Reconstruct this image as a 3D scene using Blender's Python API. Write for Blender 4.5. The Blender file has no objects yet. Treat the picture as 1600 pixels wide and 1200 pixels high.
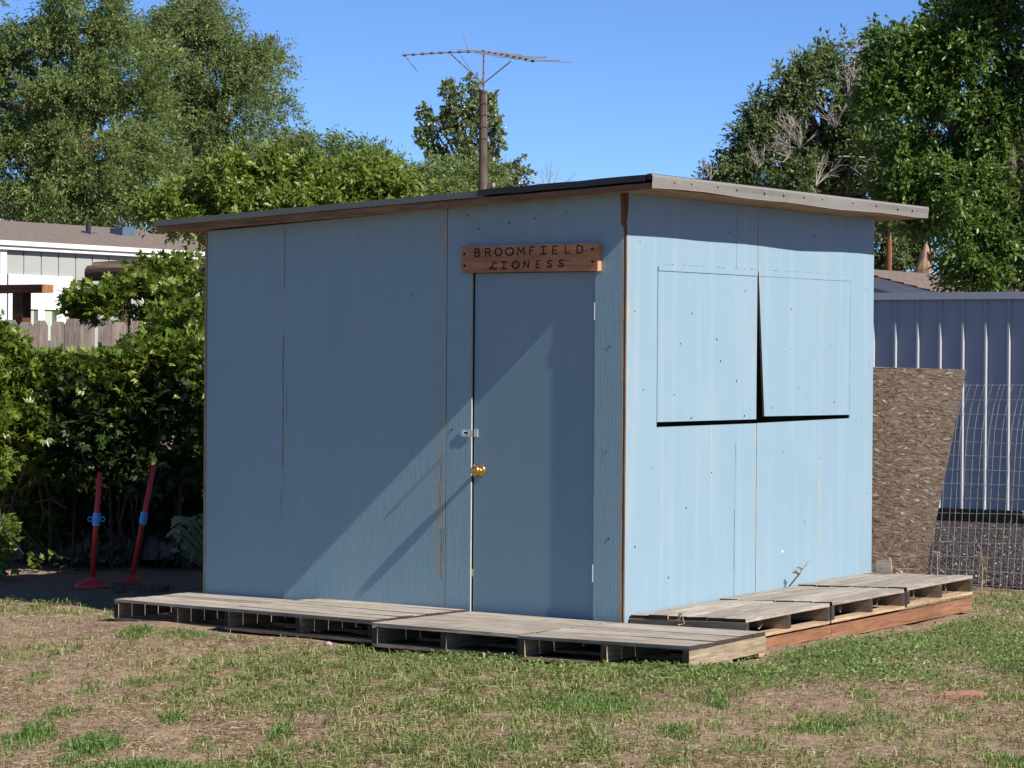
import bpy, bmesh, math, random
import numpy as np
from math import sin, cos, pi, radians as rad

# ------------------------------------------------------------------ camera, sky, sun, exposure
SC = bpy.context.scene
COL = SC.collection
CAM = np.array([7.9907, -13.0718, 1.6083])
YAW, PIT, ROL, FPX = .5907, -.0084, .007, 4199.78          # FPX: focal length in pixels of a 1600 px wide picture
_f = np.array([-sin(YAW)*cos(PIT), cos(YAW)*cos(PIT), sin(PIT)])
_R = np.array([cos(YAW), sin(YAW), 0.]); _U = np.cross(_R, _f)
RT = cos(ROL)*_R + sin(ROL)*_U; UP = -sin(ROL)*_R + cos(ROL)*_U; FW = _f

cd = bpy.data.cameras.new('camera'); cam = bpy.data.objects.new('camera', cd); COL.objects.link(cam)
from mathutils import Matrix, Vector
cam.matrix_world = Matrix(((RT[0], UP[0], -FW[0], CAM[0]), (RT[1], UP[1], -FW[1], CAM[1]), (RT[2], UP[2], -FW[2], CAM[2]), (0, 0, 0, 1)))
cd.sensor_fit = 'HORIZONTAL'; cd.sensor_width = 36; cd.lens = 36*FPX/1600
cd.clip_start = .1; cd.clip_end = 3000
SC.camera = cam

SUN = np.array([1., -.060, .885]); SUN /= np.linalg.norm(SUN)      # towards the sun
EL = math.asin(SUN[2]); AZ = math.atan2(SUN[0], SUN[1])
W = bpy.data.worlds.new('World'); SC.world = W; W.use_nodes = True
nt = W.node_tree; nt.nodes.clear()
wo = nt.nodes.new('ShaderNodeOutputWorld'); bg = nt.nodes.new('ShaderNodeBackground'); sk = nt.nodes.new('ShaderNodeTexSky')
sk.sky_type = 'NISHITA'; sk.sun_disc = False; sk.sun_elevation = EL; sk.sun_rotation = AZ
sk.altitude = 1600; sk.air_density = .6; sk.dust_density = 0.; sk.ozone_density = 8.5
bg.inputs['Strength'].default_value = .087
nt.links.new(sk.outputs[0], bg.inputs[0]); nt.links.new(bg.outputs[0], wo.inputs[0])
sl = bpy.data.lights.new('sun', 'SUN'); sl.energy = 4.6; sl.angle = rad(.5); sl.color = (1, .95, .885)
so = bpy.data.objects.new('sun', sl); COL.objects.link(so)
so.rotation_euler = Vector(SUN).to_track_quat('Z', 'Y').to_euler(); so.location = (20, -2, 20)
SC.view_settings.view_transform = 'Standard'; SC.view_settings.look = 'None'
SC.view_settings.exposure = .93; SC.view_settings.gamma = 1; SC.view_settings.use_curve_mapping = False
SC.render.engine = 'CYCLES'
SC.cycles.max_bounces = 8; SC.cycles.transparent_max_bounces = 8

rng = np.random.default_rng(7)
random.seed(7)

# ------------------------------------------------------------------ survey helpers (real distances measured from the camera station)
def ray(x, y): return FW + RT*(x-800)/FPX - UP*(y-600)/FPX
def site(x, y, dep): return CAM + ray(x, y)*dep
def on(x, y, ax, val):
    d = ray(x, y); return CAM + d*((val-CAM[ax])/d[ax])
def ground_at(x, y): return on(x, y, 2, 0.)

# ------------------------------------------------------------------ tagging / linking
def tag(o, label=None, cat=None, group=None, kind=None):
    if label: o['label'] = label
    if cat: o['category'] = cat
    if group: o['group'] = group
    if kind: o['kind'] = kind
    return o
def empty(name, loc=(0, 0, 0), rz=0, **k):
    o = bpy.data.objects.new(name, None); COL.objects.link(o); o.empty_display_size = .1
    o.location = tuple(map(float, loc)); o.rotation_euler = (0, 0, rz); return tag(o, **k)
def link(name, me, parent=None, loc=(0, 0, 0), rot=(0, 0, 0)):
    o = bpy.data.objects.new(name, me); COL.objects.link(o)
    if parent: o.parent = parent
    o.location = tuple(map(float, loc)); o.rotation_euler = rot; return o
def copy_tree(o, parent=None):
    c = o.copy(); COL.objects.link(c)
    if parent: c.parent = parent
    for ch in list(o.children): copy_tree(ch, c)
    return c

class MB:
    def __init__(s): s.v = []; s.f = []; s.m = []
    def add(s, vs, fs, m=0):
        b = len(s.v); s.v += [tuple(map(float, p)) for p in vs]
        for f in fs: s.f.append(tuple(i+b for i in f)); s.m.append(m)
    def box(s, x0, x1, y0, y1, z0, z1, m=0, j=0, ends=None):
        vs = [(x0, y0, z0), (x1, y0, z0), (x1, y1, z0), (x0, y1, z0), (x0, y0, z1), (x1, y0, z1), (x1, y1, z1), (x0, y1, z1)]
        if j: vs = [tuple(c+random.uniform(-j, j) for c in p) for p in vs]
        fs = [(0, 3, 2, 1), (4, 5, 6, 7), (0, 1, 5, 4), (1, 2, 6, 5), (2, 3, 7, 6), (3, 0, 4, 7)]
        b = len(s.v); s.v += vs
        for k, f in enumerate(fs):
            s.f.append(tuple(i+b for i in f))
            e = m
            if ends and ((ends[0] == 'x' and k in (3, 5)) or (ends[0] == 'y' and k in (2, 4))): e = ends[1]
            s.m.append(e)
    def prism(s, poly, fr, th, m=0, me=None):
        """poly: 2-D outline, fr: (origin, a, b, n) frame; extruded by th along -n."""
        o, a, b, n = [np.array(q, float) for q in fr]
        P = [o + a*p[0] + b*p[1] for p in poly]; Q = [p - n*th for p in P]; k = len(P)
        if np.dot(np.cross(a, b), n) < 0: P, Q = P[::-1], Q[::-1]
        bidx = len(s.v); s.v += [tuple(p) for p in P+Q]
        s.f.append(tuple(range(bidx, bidx+k))); s.m.append(m)
        s.f.append(tuple(range(bidx+2*k-1, bidx+k-1, -1))); s.m.append(m)
        for i in range(k):
            j = (i+1) % k
            s.f.append((bidx+j, bidx+i, bidx+k+i, bidx+k+j)); s.m.append(m if me is None else me)
    def tube(s, pts, radii, n=8, m=0, cap=True, rough=0):
        pts = [np.array(p, float) for p in pts]; rings = []
        if not hasattr(radii, '__len__'): radii = [radii]*len(pts)
        ref = np.array([0, 0, 1.])
        for i, p in enumerate(pts):
            d = pts[min(i+1, len(pts)-1)] - pts[max(i-1, 0)]; d /= (np.linalg.norm(d)+1e-9)
            r = ref if abs(d @ ref) < .95 else np.array([1., 0, 0])
            u = np.cross(d, r); u /= np.linalg.norm(u); w = np.cross(d, u)
            b = len(s.v)
            for k in range(n):
                a = 2*pi*k/n; rr = radii[i]*(1+(random.uniform(-rough, rough) if rough else 0))
                s.v.append(tuple(p + (u*cos(a)+w*sin(a))*rr))
            rings.append(b)
        for A, B in zip(rings, rings[1:]):
            for k in range(n):
                l = (k+1) % n
                s.f.append((A+k, A+l, B+l, B+k)); s.m.append(m)
        if cap:
            s.f.append(tuple(rings[0]+k for k in range(n))[::-1]); s.m.append(m)
            s.f.append(tuple(rings[-1]+k for k in range(n))); s.m.append(m)
    def lathe(s, prof, c=(0, 0, 0), n=20, m=0, axis='z'):
        b = len(s.v)
        for r, h in prof:
            for k in range(n):
                a = 2*pi*k/n
                q = (r*cos(a), r*sin(a), h) if axis == 'z' else (r*cos(a), -h, r*sin(a))
                s.v.append((q[0]+c[0], q[1]+c[1], q[2]+c[2]))
        for i in range(len(prof)-1):
            for k in range(n):
                l = (k+1) % n
                s.f.append((b+i*n+k, b+i*n+l, b+(i+1)*n+l, b+(i+1)*n+k)); s.m.append(m)
    def mesh(s, name, mats, smooth=False):
        me = bpy.data.meshes.new(name); me.from_pydata(s.v, [], s.f)
        for m in (mats if isinstance(mats, (list, tuple)) else [mats]): me.materials.append(m)
        me.polygons.foreach_set('material_index', s.m)
        bm = bmesh.new(); bm.from_mesh(me); bmesh.ops.recalc_face_normals(bm, faces=bm.faces); bm.to_mesh(me); bm.free()
        if smooth: me.polygons.foreach_set('use_smooth', [True]*len(s.f))
        me.update(); return me
    def build(s, name, mats, parent=None, smooth=False, loc=(0, 0, 0), rot=(0, 0, 0)):
        return link(name, s.mesh(name, mats, smooth), parent, loc, rot)

def tri_mesh(name, V, T, mats, mi=None):
    """large triangle soups straight from numpy"""
    V = np.ascontiguousarray(V, np.float32); T = np.ascontiguousarray(T, np.int32)
    me = bpy.data.meshes.new(name); me.vertices.add(len(V)); me.vertices.foreach_set('co', V.ravel())
    me.loops.add(T.size); me.loops.foreach_set('vertex_index', T.ravel())
    me.polygons.add(len(T)); me.polygons.foreach_set('loop_start', np.arange(0, T.size, 3, dtype=np.int32))
    me.polygons.foreach_set('loop_total', np.full(len(T), 3, np.int32))
    for m in mats: me.materials.append(m)
    if mi is not None: me.polygons.foreach_set('material_index', np.ascontiguousarray(mi, np.int32))
    me.update(calc_edges=True); return me

# ------------------------------------------------------------------ materials
class NM:
    def __init__(s, name, rough=.7, spec=.3, metal=0):
        s.m = bpy.data.materials.new(name); s.m.use_nodes = True; s.t = s.m.node_tree
        s.b = s.t.nodes['Principled BSDF']; s.out = s.t.nodes['Material Output']
        s.b.inputs['Roughness'].default_value = rough; s.b.inputs['Metallic'].default_value = metal
        s.b.inputs['Specular IOR Level'].default_value = spec
    def n(s, typ, **k):
        nd = s.t.nodes.new('ShaderNode'+typ)
        for a, v in k.items():
            if hasattr(nd, a) and a not in nd.inputs: setattr(nd, a, v)
            else: s.set(nd.inputs[a], v)
        return nd
    def set(s, sock, v):
        if isinstance(v, bpy.types.NodeSocket): s.t.links.new(v, sock)
        elif isinstance(v, bpy.types.Node): s.t.links.new(v.outputs[0], sock)
        else: sock.default_value = v
    def coord(s, scale=(1, 1, 1), kind='Object', rnd=True):
        tc = s.n('TexCoord'); v = tc.outputs[kind]
        if rnd:
            oi = s.n('ObjectInfo'); a = s.n('VectorMath', operation='SCALE'); s.set(a.inputs['Scale'], 37.); 
            cx = s.n('CombineXYZ'); s.set(cx.inputs[0], oi.outputs['Random']); s.set(cx.inputs[1], oi.outputs['Random']); s.set(cx.inputs[2], oi.outputs['Random'])
            s.set(a.inputs[0], cx.outputs[0]); b = s.n('VectorMath', operation='ADD'); s.set(b.inputs[0], v); s.set(b.inputs[1], a.outputs[0]); v = b.outputs[0]
        mp = s.n('Mapping'); s.set(mp.inputs['Vector'], v); mp.inputs['Scale'].default_value = scale
        return mp.outputs[0]
    def noise(s, vec, scale=5, detail=4, rough=.6, dist=0):
        nd = s.n('TexNoise'); s.set(nd.inputs['Vector'], vec)
        nd.inputs['Scale'].default_value = scale; nd.inputs['Detail'].default_value = detail
        nd.inputs['Roughness'].default_value = rough; nd.inputs['Distortion'].default_value = dist
        return nd.outputs['Fac']
    def ramp(s, fac, stops, interp='LINEAR'):
        nd = s.n('ValToRGB'); s.set(nd.inputs[0], fac); cr = nd.color_ramp; cr.interpolation = interp
        while len(cr.elements) < len(stops): cr.elements.new(.5)
        for e, (p, c) in zip(cr.elements, stops):
            e.position = p; e.color = (c, c, c, 1) if not hasattr(c, '__len__') else tuple(c)+(1,)
        return nd.outputs[0]
    def mix(s, fac, a, b, blend='MIX'):
        nd = s.n('MixRGB'); nd.blend_type = blend
        for i, v in zip(range(3), (fac, a, b)):
            if isinstance(v, tuple) and len(v) == 3: v = v+(1,)
            s.set(nd.inputs[i], v)
        return nd.outputs[0]
    def math(s, op, a, b=0.):
        nd = s.n('Math', operation=op); s.set(nd.inputs[0], a); s.set(nd.inputs[1], b); return nd.outputs[0]
    def bump(s, h, strength=.3, dist=.01):
        nd = s.n('Bump'); s.set(nd.inputs['Height'], h); nd.inputs['Strength'].default_value = strength; nd.inputs['Distance'].default_value = dist
        s.set(s.b.inputs['Normal'], nd.outputs[0]); return nd
    def col(s, c):
        if isinstance(c, tuple): c = c+(1,) if len(c) == 3 else c
        s.set(s.b.inputs['Base Color'], c); return s

def wood(name, c1, c2, c3, axis='x', scale=1., rough=.85, knots=True, bump=.4, var=.25):
    """sawn timber; grain runs along the local axis"""
    k = NM(name, rough, .2)
    st = {'x': (.9, 14, 14), 'y': (14, .9, 14), 'z': (14, 14, .9)}[axis]
    v = k.coord(tuple(q*scale for q in st))
    n1 = k.noise(v, 2.2, 6, .65, .4); n2 = k.noise(v, 9, 3, .7)
    v2 = k.coord((1.5, 1.5, 1.5)); n3 = k.noise(v2, 2.5, 3)
    c = k.ramp(n1, [(.28, c1), (.5, c2), (.72, c3)])
    c = k.mix(k.ramp(n2, [(.35, .55), (.55, 0.)]), c, tuple(x*.45 for x in c1))
    c = k.mix(k.ramp(n3, [(.45, 0), (.75, .5)]), c, tuple(x*.65 for x in c1))
    oi = k.n('ObjectInfo'); r = k.ramp(oi.outputs['Random'], [(0, 1-var), (1, 1+var*.6)])
    c = k.mix(1., c, r, 'MULTIPLY')
    k.col(c); k.bump(k.math('ADD', n1, k.math('MULTIPLY', n2, .6)), bump, .006); return k.m

def plain(name, c, rough=.6, metal=0, spec=.3, nz=.12, ns=18, bump=.0):
    k = NM(name, rough, spec, metal); n = k.noise(k.coord(), ns, 4)
    k.col(k.mix(k.ramp(n, [(.3, nz*2), (.7, 0.)]), c, tuple(x*.5 for x in c)))
    if bump: k.bump(n, bump, .01)
    return k.m

def leaf_mat(name, cols, trans=.3, rough=.45, spec=.35):
    k = NM(name, rough, spec); g = k.n('NewGeometry')
    n = len(cols); c = k.ramp(g.outputs['Random Per Island'], [((i+.5)/n, q) for i, q in enumerate(cols)])
    k.col(c)
    tr = k.n('BsdfTranslucent'); k.set(tr.inputs['Color'], k.mix(.5, c, (.16, .22, .03)))
    mx = k.n('MixShader'); mx.inputs[0].default_value = trans
    k.t.links.new(k.b.outputs[0], mx.inputs[1]); k.t.links.new(tr.outputs[0], mx.inputs[2]); k.t.links.new(mx.outputs[0], k.out.inputs[0])
    return k.m

def paint(name, base, seam=None, worn=1., crack=.5, seam_ax=0, grain=1.):
    """thick old blue house paint over plywood, grain upright; rust/ochre drip stains"""
    k = NM(name, .62, .25)
    sx = (58, 58, 2.0)
    v = k.coord(sx, rnd=False); n1 = k.noise(v, 1.6, 8, .72, .6)
    vb = k.coord((1, 1, 1), rnd=False); n2 = k.noise(vb, 1.7, 5, .6); n3 = k.noise(vb, 60, 3, .7)
    vs = k.coord((9, 9, .35), rnd=False); n4 = k.noise(vs, 1.3, 5, .65)
    c = k.mix(k.ramp(n2, [(.3, 0), (.7, .55)]), base, tuple(q*f for q, f in zip(base, (.86, .93, .97))))
    c = k.mix(k.ramp(n4, [(.5, 0.), (.74, .34*worn)]), c, (.35, .39, .35))
    c = k.mix(k.ramp(n4, [(.66, 0.), (.80, .5*worn)]), c, (.37, .32, .20))
    c = k.mix(k.ramp(n1, [(.64, 0.), (.76, .3*worn)]), c, (.43, .51, .56))
    c = k.mix(k.ramp(n3, [(.70, 0.), (.77, .5*worn)]), c, (.16, .15, .13))
    if seam is not None:
        tc = k.n('TexCoord'); sp = k.n('SeparateXYZ'); k.set(sp.inputs[0], tc.outputs['Object'])
        for sv, wd in seam:
            d = k.math('ABSOLUTE', k.math('SUBTRACT', sp.outputs[seam_ax], sv))
            w = k.ramp(k.math('DIVIDE', d, wd), [(0., 1.), (1., 0.)])
            w = k.math('MULTIPLY', w, k.ramp(k.noise(k.coord((3, 3, 1.4), rnd=False), 3.2, 5), [(.42, .0), (.66, .75)]))
            c = k.mix(w, c, (.36, .30, .17))
    k.col(c)
    n5 = k.ramp(k.noise(k.coord((30, 30, 5), rnd=False), 1.5, 4, .7, .8), [(.56, 0.), (.62, 1.)])
    h = k.math('ADD', k.math('ADD', k.math('MULTIPLY', n1, grain), k.math('MULTIPLY', n5, .16*grain)), k.math('MULTIPLY', n3, .12))
    k.bump(h, crack, .02)
    return k.m

M = {}
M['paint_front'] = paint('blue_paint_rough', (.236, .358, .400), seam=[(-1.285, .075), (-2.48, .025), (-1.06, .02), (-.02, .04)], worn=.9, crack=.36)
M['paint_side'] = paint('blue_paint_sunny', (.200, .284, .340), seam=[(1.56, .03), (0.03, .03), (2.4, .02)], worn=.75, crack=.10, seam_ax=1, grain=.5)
M['paint_door'] = paint('blue_paint_door', (.208, .304, .348), worn=.28, crack=.08, grain=.4)
M['paint_edge'] = plain('pale_paint_edge', (.40, .385, .34), .7, nz=.2)
M['raw_edge'] = wood('raw_plywood_edge', (.30, .20, .10), (.42, .30, .17), (.52, .40, .25), 'z')
M['post_brown'] = wood('brown_post_wood', (.09, .045, .025), (.15, .08, .045), (.22, .13, .075), 'z')
M['fascia'] = wood('fascia_wood', (.15, .085, .045), (.25, .15, .085), (.33, .21, .125), 'x', .6)
M['soffit'] = wood('soffit_wood', (.22, .13, .07), (.33, .21, .12), (.42, .28, .17), 'y', .7)
M['metal_green'] = plain('olive_roof_metal', (.17, .175, .145), .5, .3)
M['metal_dark'] = plain('dark_roof_metal', (.045, .040, .040), .45, .5)
M['flash'] = plain('brown_flashing_metal', (.205, .19, .165), .5, .15)
M['screw'] = plain('screw_metal', (.34, .33, .32), .5, .3)
M['sign'] = wood('sign_wood', (.31, .145, .068), (.44, .215, .105), (.52, .27, .135), 'x', .7, bump=.15)
M['signend'] = wood('sign_end_grain', (.34, .16, .07), (.45, .22, .10), (.52, .28, .14), 'z')
M['letter'] = plain('burnt_lettering', (.035, .010, .007), .7)
M['brass'] = plain('brass', (.62, .36, .09), .28, .9)
M['zinc'] = plain('zinc_plate', (.62, .63, .62), .38, .6)
M['whitep'] = plain('white_paint', (.60, .60, .59), .55, nz=.06)
M['dark'] = plain('dark_void', (.02, .02, .02), .9)
M['deck_x'] = wood('weathered_deck_board', (.21, .175, .135), (.34, .295, .24), (.47, .42, .355), 'x', 1, bump=.6, var=.22)
M['string'] = wood('pallet_stringer', (.20, .15, .10), (.34, .26, .17), (.47, .37, .25), 'y', 1, bump=.4, var=.2)
M['string_end'] = plain('stringer_end_grain', (.045, .034, .026), .9, nz=.3, ns=60)
M['bottomb'] = wood('pallet_bottom_board', (.26, .17, .10), (.40, .28, .17), (.52, .38, .25), 'x', 1, var=.15)
M['redbeam'] = wood('red_stained_beam', (.17, .078, .04), (.25, .118, .062), (.32, .16, .085), 'y', .6, bump=.2, var=.08)
M['picket'] = wood('weathered_picket', (.19, .145, .12), (.29, .23, .195), (.39, .325, .285), 'z', 1, var=.25)
M['log'] = wood('peeled_log', (.055, .038, .024), (.11, .075, .045), (.24, .18, .115), 'x', .6, var=.1)
M['redwood'] = wood('redwood_beam', (.075, .028, .018), (.12, .045, .027), (.16, .065, .04), 'x', .6, var=.05)
M['redwood_end'] = wood('redwood_cut_end', (.28, .12, .05), (.38, .18, .08), (.45, .24, .12), 'z')
M['pole'] = wood('creosote_pole', (.065, .045, .035), (.115, .08, .06), (.18, .13, .10), 'z', .6)
M['postor'] = wood('orange_brown_post', (.20, .085, .035), (.30, .13, .055), (.36, .17, .08), 'z', .5)
M['bark'] = wood('bark', (.07, .055, .04), (.12, .095, .07), (.19, .155, .12), 'z', .5, bump=.9)
M['deadtwig'] = plain('dead_twig', (.30, .26, .22), .9)
M['snag'] = wood('split_snag_wood', (.22, .13, .07), (.34, .22, .13), (.45, .32, .2), 'z')
M['steel'] = plain('blue_grey_fence_metal', (.37, .37, .375), .5, .0, .4, nz=.05)
M['steelcap'] = plain('fence_cap_metal', (.40, .41, .42), .5, .0, .4, nz=.05)
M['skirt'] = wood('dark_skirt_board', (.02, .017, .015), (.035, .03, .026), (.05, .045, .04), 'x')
M['wire'] = plain('galvanised_wire', (.42, .42, .41), .5, .4)
M['siding'] = plain('grey_siding', (.30, .305, .285), .6, nz=.06, ns=4)
M['glass'] = NM('window_glass', .08, .6).col((.10, .12, .12)).m
M['blind'] = plain('window_blind', (.38, .42, .33), .7, nz=.05)
M['red'] = plain('red_plastic', (.66, .035, .03), .4, 0, .5, nz=.12)
M['blue'] = plain('blue_collar_plastic', (.10, .36, .72), .4, 0, .5, nz=.05)
M['brickred'] = plain('red_paver', (.35, .165, .12), .9, nz=.35, ns=30, bump=.3)
M['stone'] = plain('pale_stone', (.32, .30, .31), .85, nz=.2)
M['vent'] = plain('blue_grey_vent', (.12, .17, .22), .4, .4)
M['alu'] = plain('aluminium', (.50, .48, .46), .4, .6)
M['rod'] = plain('weathered_rod', (.16, .16, .17), .5, .4)
M['rust'] = plain('rusty_mast', (.20, .10, .075), .7)

def shingle():
    k = NM('brown_shingle', .9, .15); v = k.coord(); n = k.noise(v, 22, 5, .7); n2 = k.noise(v, 1.5, 3)
    c = k.ramp(n, [(.3, (.095, .072, .060)), (.5, (.16, .125, .105)), (.7, (.23, .185, .16))])
    k.col(k.mix(k.ramp(n2, [(.4, 0), (.7, .5)]), c, (.13, .10, .085))); k.bump(n, .5, .02); return k.m
M['shingle'] = shingle()

def osb_mat():
    k = NM('weathered_osb', .85, .15)
    cc = None
    base = k.noise(k.coord((3.2, 3, 26), rnd=False), 3, 6, .75, .6)
    c = k.ramp(base, [(.28, (.085, .06, .042)), (.48, (.18, .13, .09)), (.70, (.31, .24, .175))])
    pn = k.noise(k.coord((4, 4, 9), rnd=False), 1.6, 3, .6)
    c = k.mix(k.ramp(pn, [(.60, 0.), (.72, .55)]), c, (.30, .15, .07))
    pn2 = k.noise(k.coord((3, 3, 8), rnd=False), 2.1, 3, .6)
    c = k.mix(k.ramp(pn2, [(.58, 0.), (.70, .5)]), c, (.19, .175, .16))
    for i, (rot, sc_, lo) in enumerate([(.2, (16, 1, 85), .74), (-.25, (19, 1, 78), .78), (-.05, (11, 1, 90), .72), (1.2, (30, 1, 95), .93), (.08, (14, 1, 60), .82), (-.9, (24, 1, 90), .93), (.75, (28, 1, 110), .92), (-.5, (12, 1, 48), .93)]):
        tc = k.n('TexCoord'); mp = k.n('Mapping'); k.set(mp.inputs[0], tc.outputs['Object']); mp.inputs['Rotation'].default_value = (0, rot, 0); mp.inputs['Location'].default_value = (i*3.3, 0, i*1.7)
        m2 = k.n('Mapping'); k.set(m2.inputs[0], mp.outputs[0]); m2.inputs['Scale'].default_value = sc_
        vo = k.n('TexVoronoi'); k.set(vo.inputs['Vector'], m2.outputs[0]); vo.inputs['Scale'].default_value = 1.
        vo.inputs['Randomness'].default_value = 1.
        sp = k.n('SeparateColor'); k.set(sp.inputs[0], vo.outputs['Color'])
        f = k.ramp(sp.outputs[0], [(lo, 0.), (lo+.01, .85)], 'CONSTANT')
        f = k.math('MULTIPLY', f, k.ramp(vo.outputs['Distance'], [(.34, 1), (.46, 0)]))
        chip = k.ramp(sp.outputs[1], [(.0, (.045, .035, .027)), (.3, (.10, .07, .05)), (.55, (.17, .12, .08)), (.72, (.25, .13, .065)), (.86, (.22, .175, .13)), (1., (.50, .41, .30))])
        c = k.mix(f, c, chip)
    k.col(c); k.bump(base, .4, .01); return k.m
M['osb'] = osb_mat()

def dirt_mat():
    k = NM('dry_dirt', .95, .1)
    v = k.coord((1, 1, 1), rnd=False)
    a = k.noise(v, .9, 5, .6, .3); b = k.noise(v, 14, 6, .72); c_ = k.noise(v, 90, 3, .7)
    c = k.ramp(b, [(.28, (.092, .062, .041)), (.5, (.205, .142, .096)), (.72, (.36, .265, .185))])
    c = k.mix(k.ramp(a, [(.4, 0), (.66, .6)]), c, (.315, .225, .152))
    c = k.mix(k.ramp(c_, [(.55, 0.), (.7, .55)]), c, (.36, .265, .185))
    c = k.mix(k.ramp(c_, [(.30, .5), (.42, 0.)]), c, (.075, .05, .034))
    k.col(c); k.bump(k.math('ADD', b, k.math('MULTIPLY', c_, .4)), .8, .03); return k.m
M['dirt'] = dirt_mat()
def gravel_mat():
    k = NM('dark_gravel', .9, .2); v = k.coord(rnd=False); a = k.noise(v, 60, 3, .7); b = k.noise(v, 2, 3)
    c = k.ramp(a, [(.3, (.018, .014, .013)), (.55, (.048, .039, .038)), (.75, (.10, .085, .08))])
    k.col(k.mix(k.ramp(b, [(.4, 0), (.7, .35)]), c, (.10, .075, .06))); k.bump(a, .8, .02); return k.m
M['gravel'] = gravel_mat()
def pebble_mat():
    k = NM('gravel_chips', .8, .2); g = k.n('NewGeometry')
    k.col(k.ramp(g.outputs['Random Per Island'], [(0, (.018, .014, .013)), (.6, (.046, .037, .036)), (.94, (.09, .075, .07)), (.985, (.32, .28, .24))])); return k.m
M['pebble'] = pebble_mat()

M['grass'] = leaf_mat('grass_blades', [(.13, .165, .045), (.19, .235, .065), (.17, .245, .055), (.25, .28, .10), (.34, .325, .14), (.40, .33, .17)], .45, .5)
M['lush'] = leaf_mat('fresh_green_blades', [(.075, .145, .026), (.105, .195, .036), (.135, .23, .05), (.19, .27, .085)], .42, .45)
M['clover'] = leaf_mat('clover_leaves', [(.095, .165, .036), (.13, .215, .048), (.17, .25, .07), (.23, .29, .10)], .4, .42)
M['straw'] = leaf_mat('straw_blades', [(.14, .085, .05), (.22, .145, .085), (.29, .20, .12), (.36, .27, .165), (.46, .37, .24), (.17, .10, .06)], .15, .6)
M['elm'] = leaf_mat('elm_leaves', [(.15, .22, .065), (.20, .275, .085), (.24, .31, .11), (.28, .33, .155)], .55)
M['elm_b'] = leaf_mat('elm_leaves_dusty', [(.145, .205, .07), (.19, .255, .09), (.23, .29, .115), (.27, .31, .155)], .55)
M['elm_near'] = leaf_mat('elm_leaves_dark', [(.055, .11, .02), (.08, .15, .028), (.115, .20, .04), (.18, .26, .07)], .46, .36)
M['willowy'] = leaf_mat('mulberry_leaves', [(.13, .19, .022), (.18, .25, .034), (.22, .29, .05), (.28, .33, .09)], .52, .36)
M['poplar'] = leaf_mat('cottonwood_leaves', [(.12, .18, .055), (.15, .21, .07), (.20, .25, .105), (.32, .35, .23)], .52, .28, .6)
M['midtree'] = leaf_mat('grey_green_leaves', [(.09, .135, .048), (.12, .17, .06), (.155, .205, .08), (.20, .24, .12)], .45)
M['vine'] = leaf_mat('creeper_leaves_lit', [(.06, .115, .012), (.085, .15, .017), (.115, .19, .022), (.165, .235, .035), (.29, .28, .05)], .42, .36, .45)  # yellowish leaves, brightened as the sunlit copy of the creeper colour
M['vine_shaded'] = leaf_mat('creeper_leaves_shaded', [(.016, .034, .008), (.022, .046, .010), (.030, .060, .013), (.045, .082, .018)], .25, .4, .4)  # darkened copy: shade on the lower hedge painted into the leaf colour
M['weedleaf'] = leaf_mat('pale_weed_leaves', [(.12, .175, .095), (.14, .19, .125), (.18, .22, .15)], .3)

# ------------------------------------------------------------------ ground
def gz(x, y):
    x = np.asarray(x, float); y = np.asarray(y, float)
    z = .010*np.sin(1.7*x+.6*y)+.008*np.sin(2.9*y-1.1*x+1)+.006*np.sin(5.3*x+3.1*y)+.005*np.sin(7.7*y-4.2*x+2)+.003*np.sin(13*x+9*y)+.003*np.sin(17*y-11*x)
    far = np.clip((np.hypot(x-1, y)-14)/30, 0, 1)
    return (z-.012)*(1-far)
def axis_pts(lo, hi, st, far):
    c = np.arange(lo, hi+st/2, st); out = []; d = st
    while d < far: d *= 1.35; out.append(d)
    e = np.cumsum(out)
    return np.concatenate([lo-e[::-1], c, hi+e])
gx, gy = axis_pts(-8, 7, .09, 500), axis_pts(-8, 9, .09, 500)
X, Y = np.meshgrid(gx, gy); Vg = np.stack([X, Y, gz(X, Y)], -1).reshape(-1, 3)
nx, ny = len(gx), len(gy); i = (np.arange(ny-1)[:, None]*nx+np.arange(nx-1)).ravel()
Tg = np.concatenate([np.stack([i, i+1, i+nx+1], -1), np.stack([i, i+nx+1, i+nx], -1)])
gme = tri_mesh('ground', Vg, Tg, [M['dirt']]); gme.polygons.foreach_set('use_smooth', [True]*len(Tg))
tag(link('ground', gme), kind='structure')

# dark gravel yard between shed and metal fence
def sheet(name, poly, z, mat):
    mb = MB(); mb.add([(x, y, z) for x, y in poly], [tuple(range(len(poly)))]); return tag(mb.build(name, mat), kind='structure')
sheet('gravel_bed', [(-14, 5.25), (-3, 5.2), (-1.2, 5.05), (.6, 5.2), (4, 5.0), (9, 5.3), (9, 12.12), (-14, 12.12)], .016, M['gravel'])
n = 22000
px = rng.uniform(-5.2, 1.6, n); py = 4.75+rng.beta(1.1, 1.5, n)*7.3; ps = rng.uniform(.005, .013, n)*(1+.3*rng.random(n))
O = np.array([[1, 0, 0], [-1, 0, 0], [0, 1, 0], [0, -1, 0], [0, 0, 1], [0, 0, -1]], float)
TO = np.array([[0, 2, 4], [2, 1, 4], [1, 3, 4], [3, 0, 4], [2, 0, 5], [1, 2, 5], [3, 1, 5], [0, 3, 5]])
Pv = O[None]*ps[:, None, None]*rng.uniform(.6, 1.4, (n, 6, 1)); Pv[..., 2] *= .7
Pv += np.stack([px, py, .016+ps*.3], -1)[:, None]
Tt = (TO[None]+np.arange(n)[:, None, None]*6).reshape(-1, 3)
tag(link('gravel', tri_mesh('gravel', Pv.reshape(-1, 3), Tt, [M['pebble']])), kind='stuff')

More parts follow.
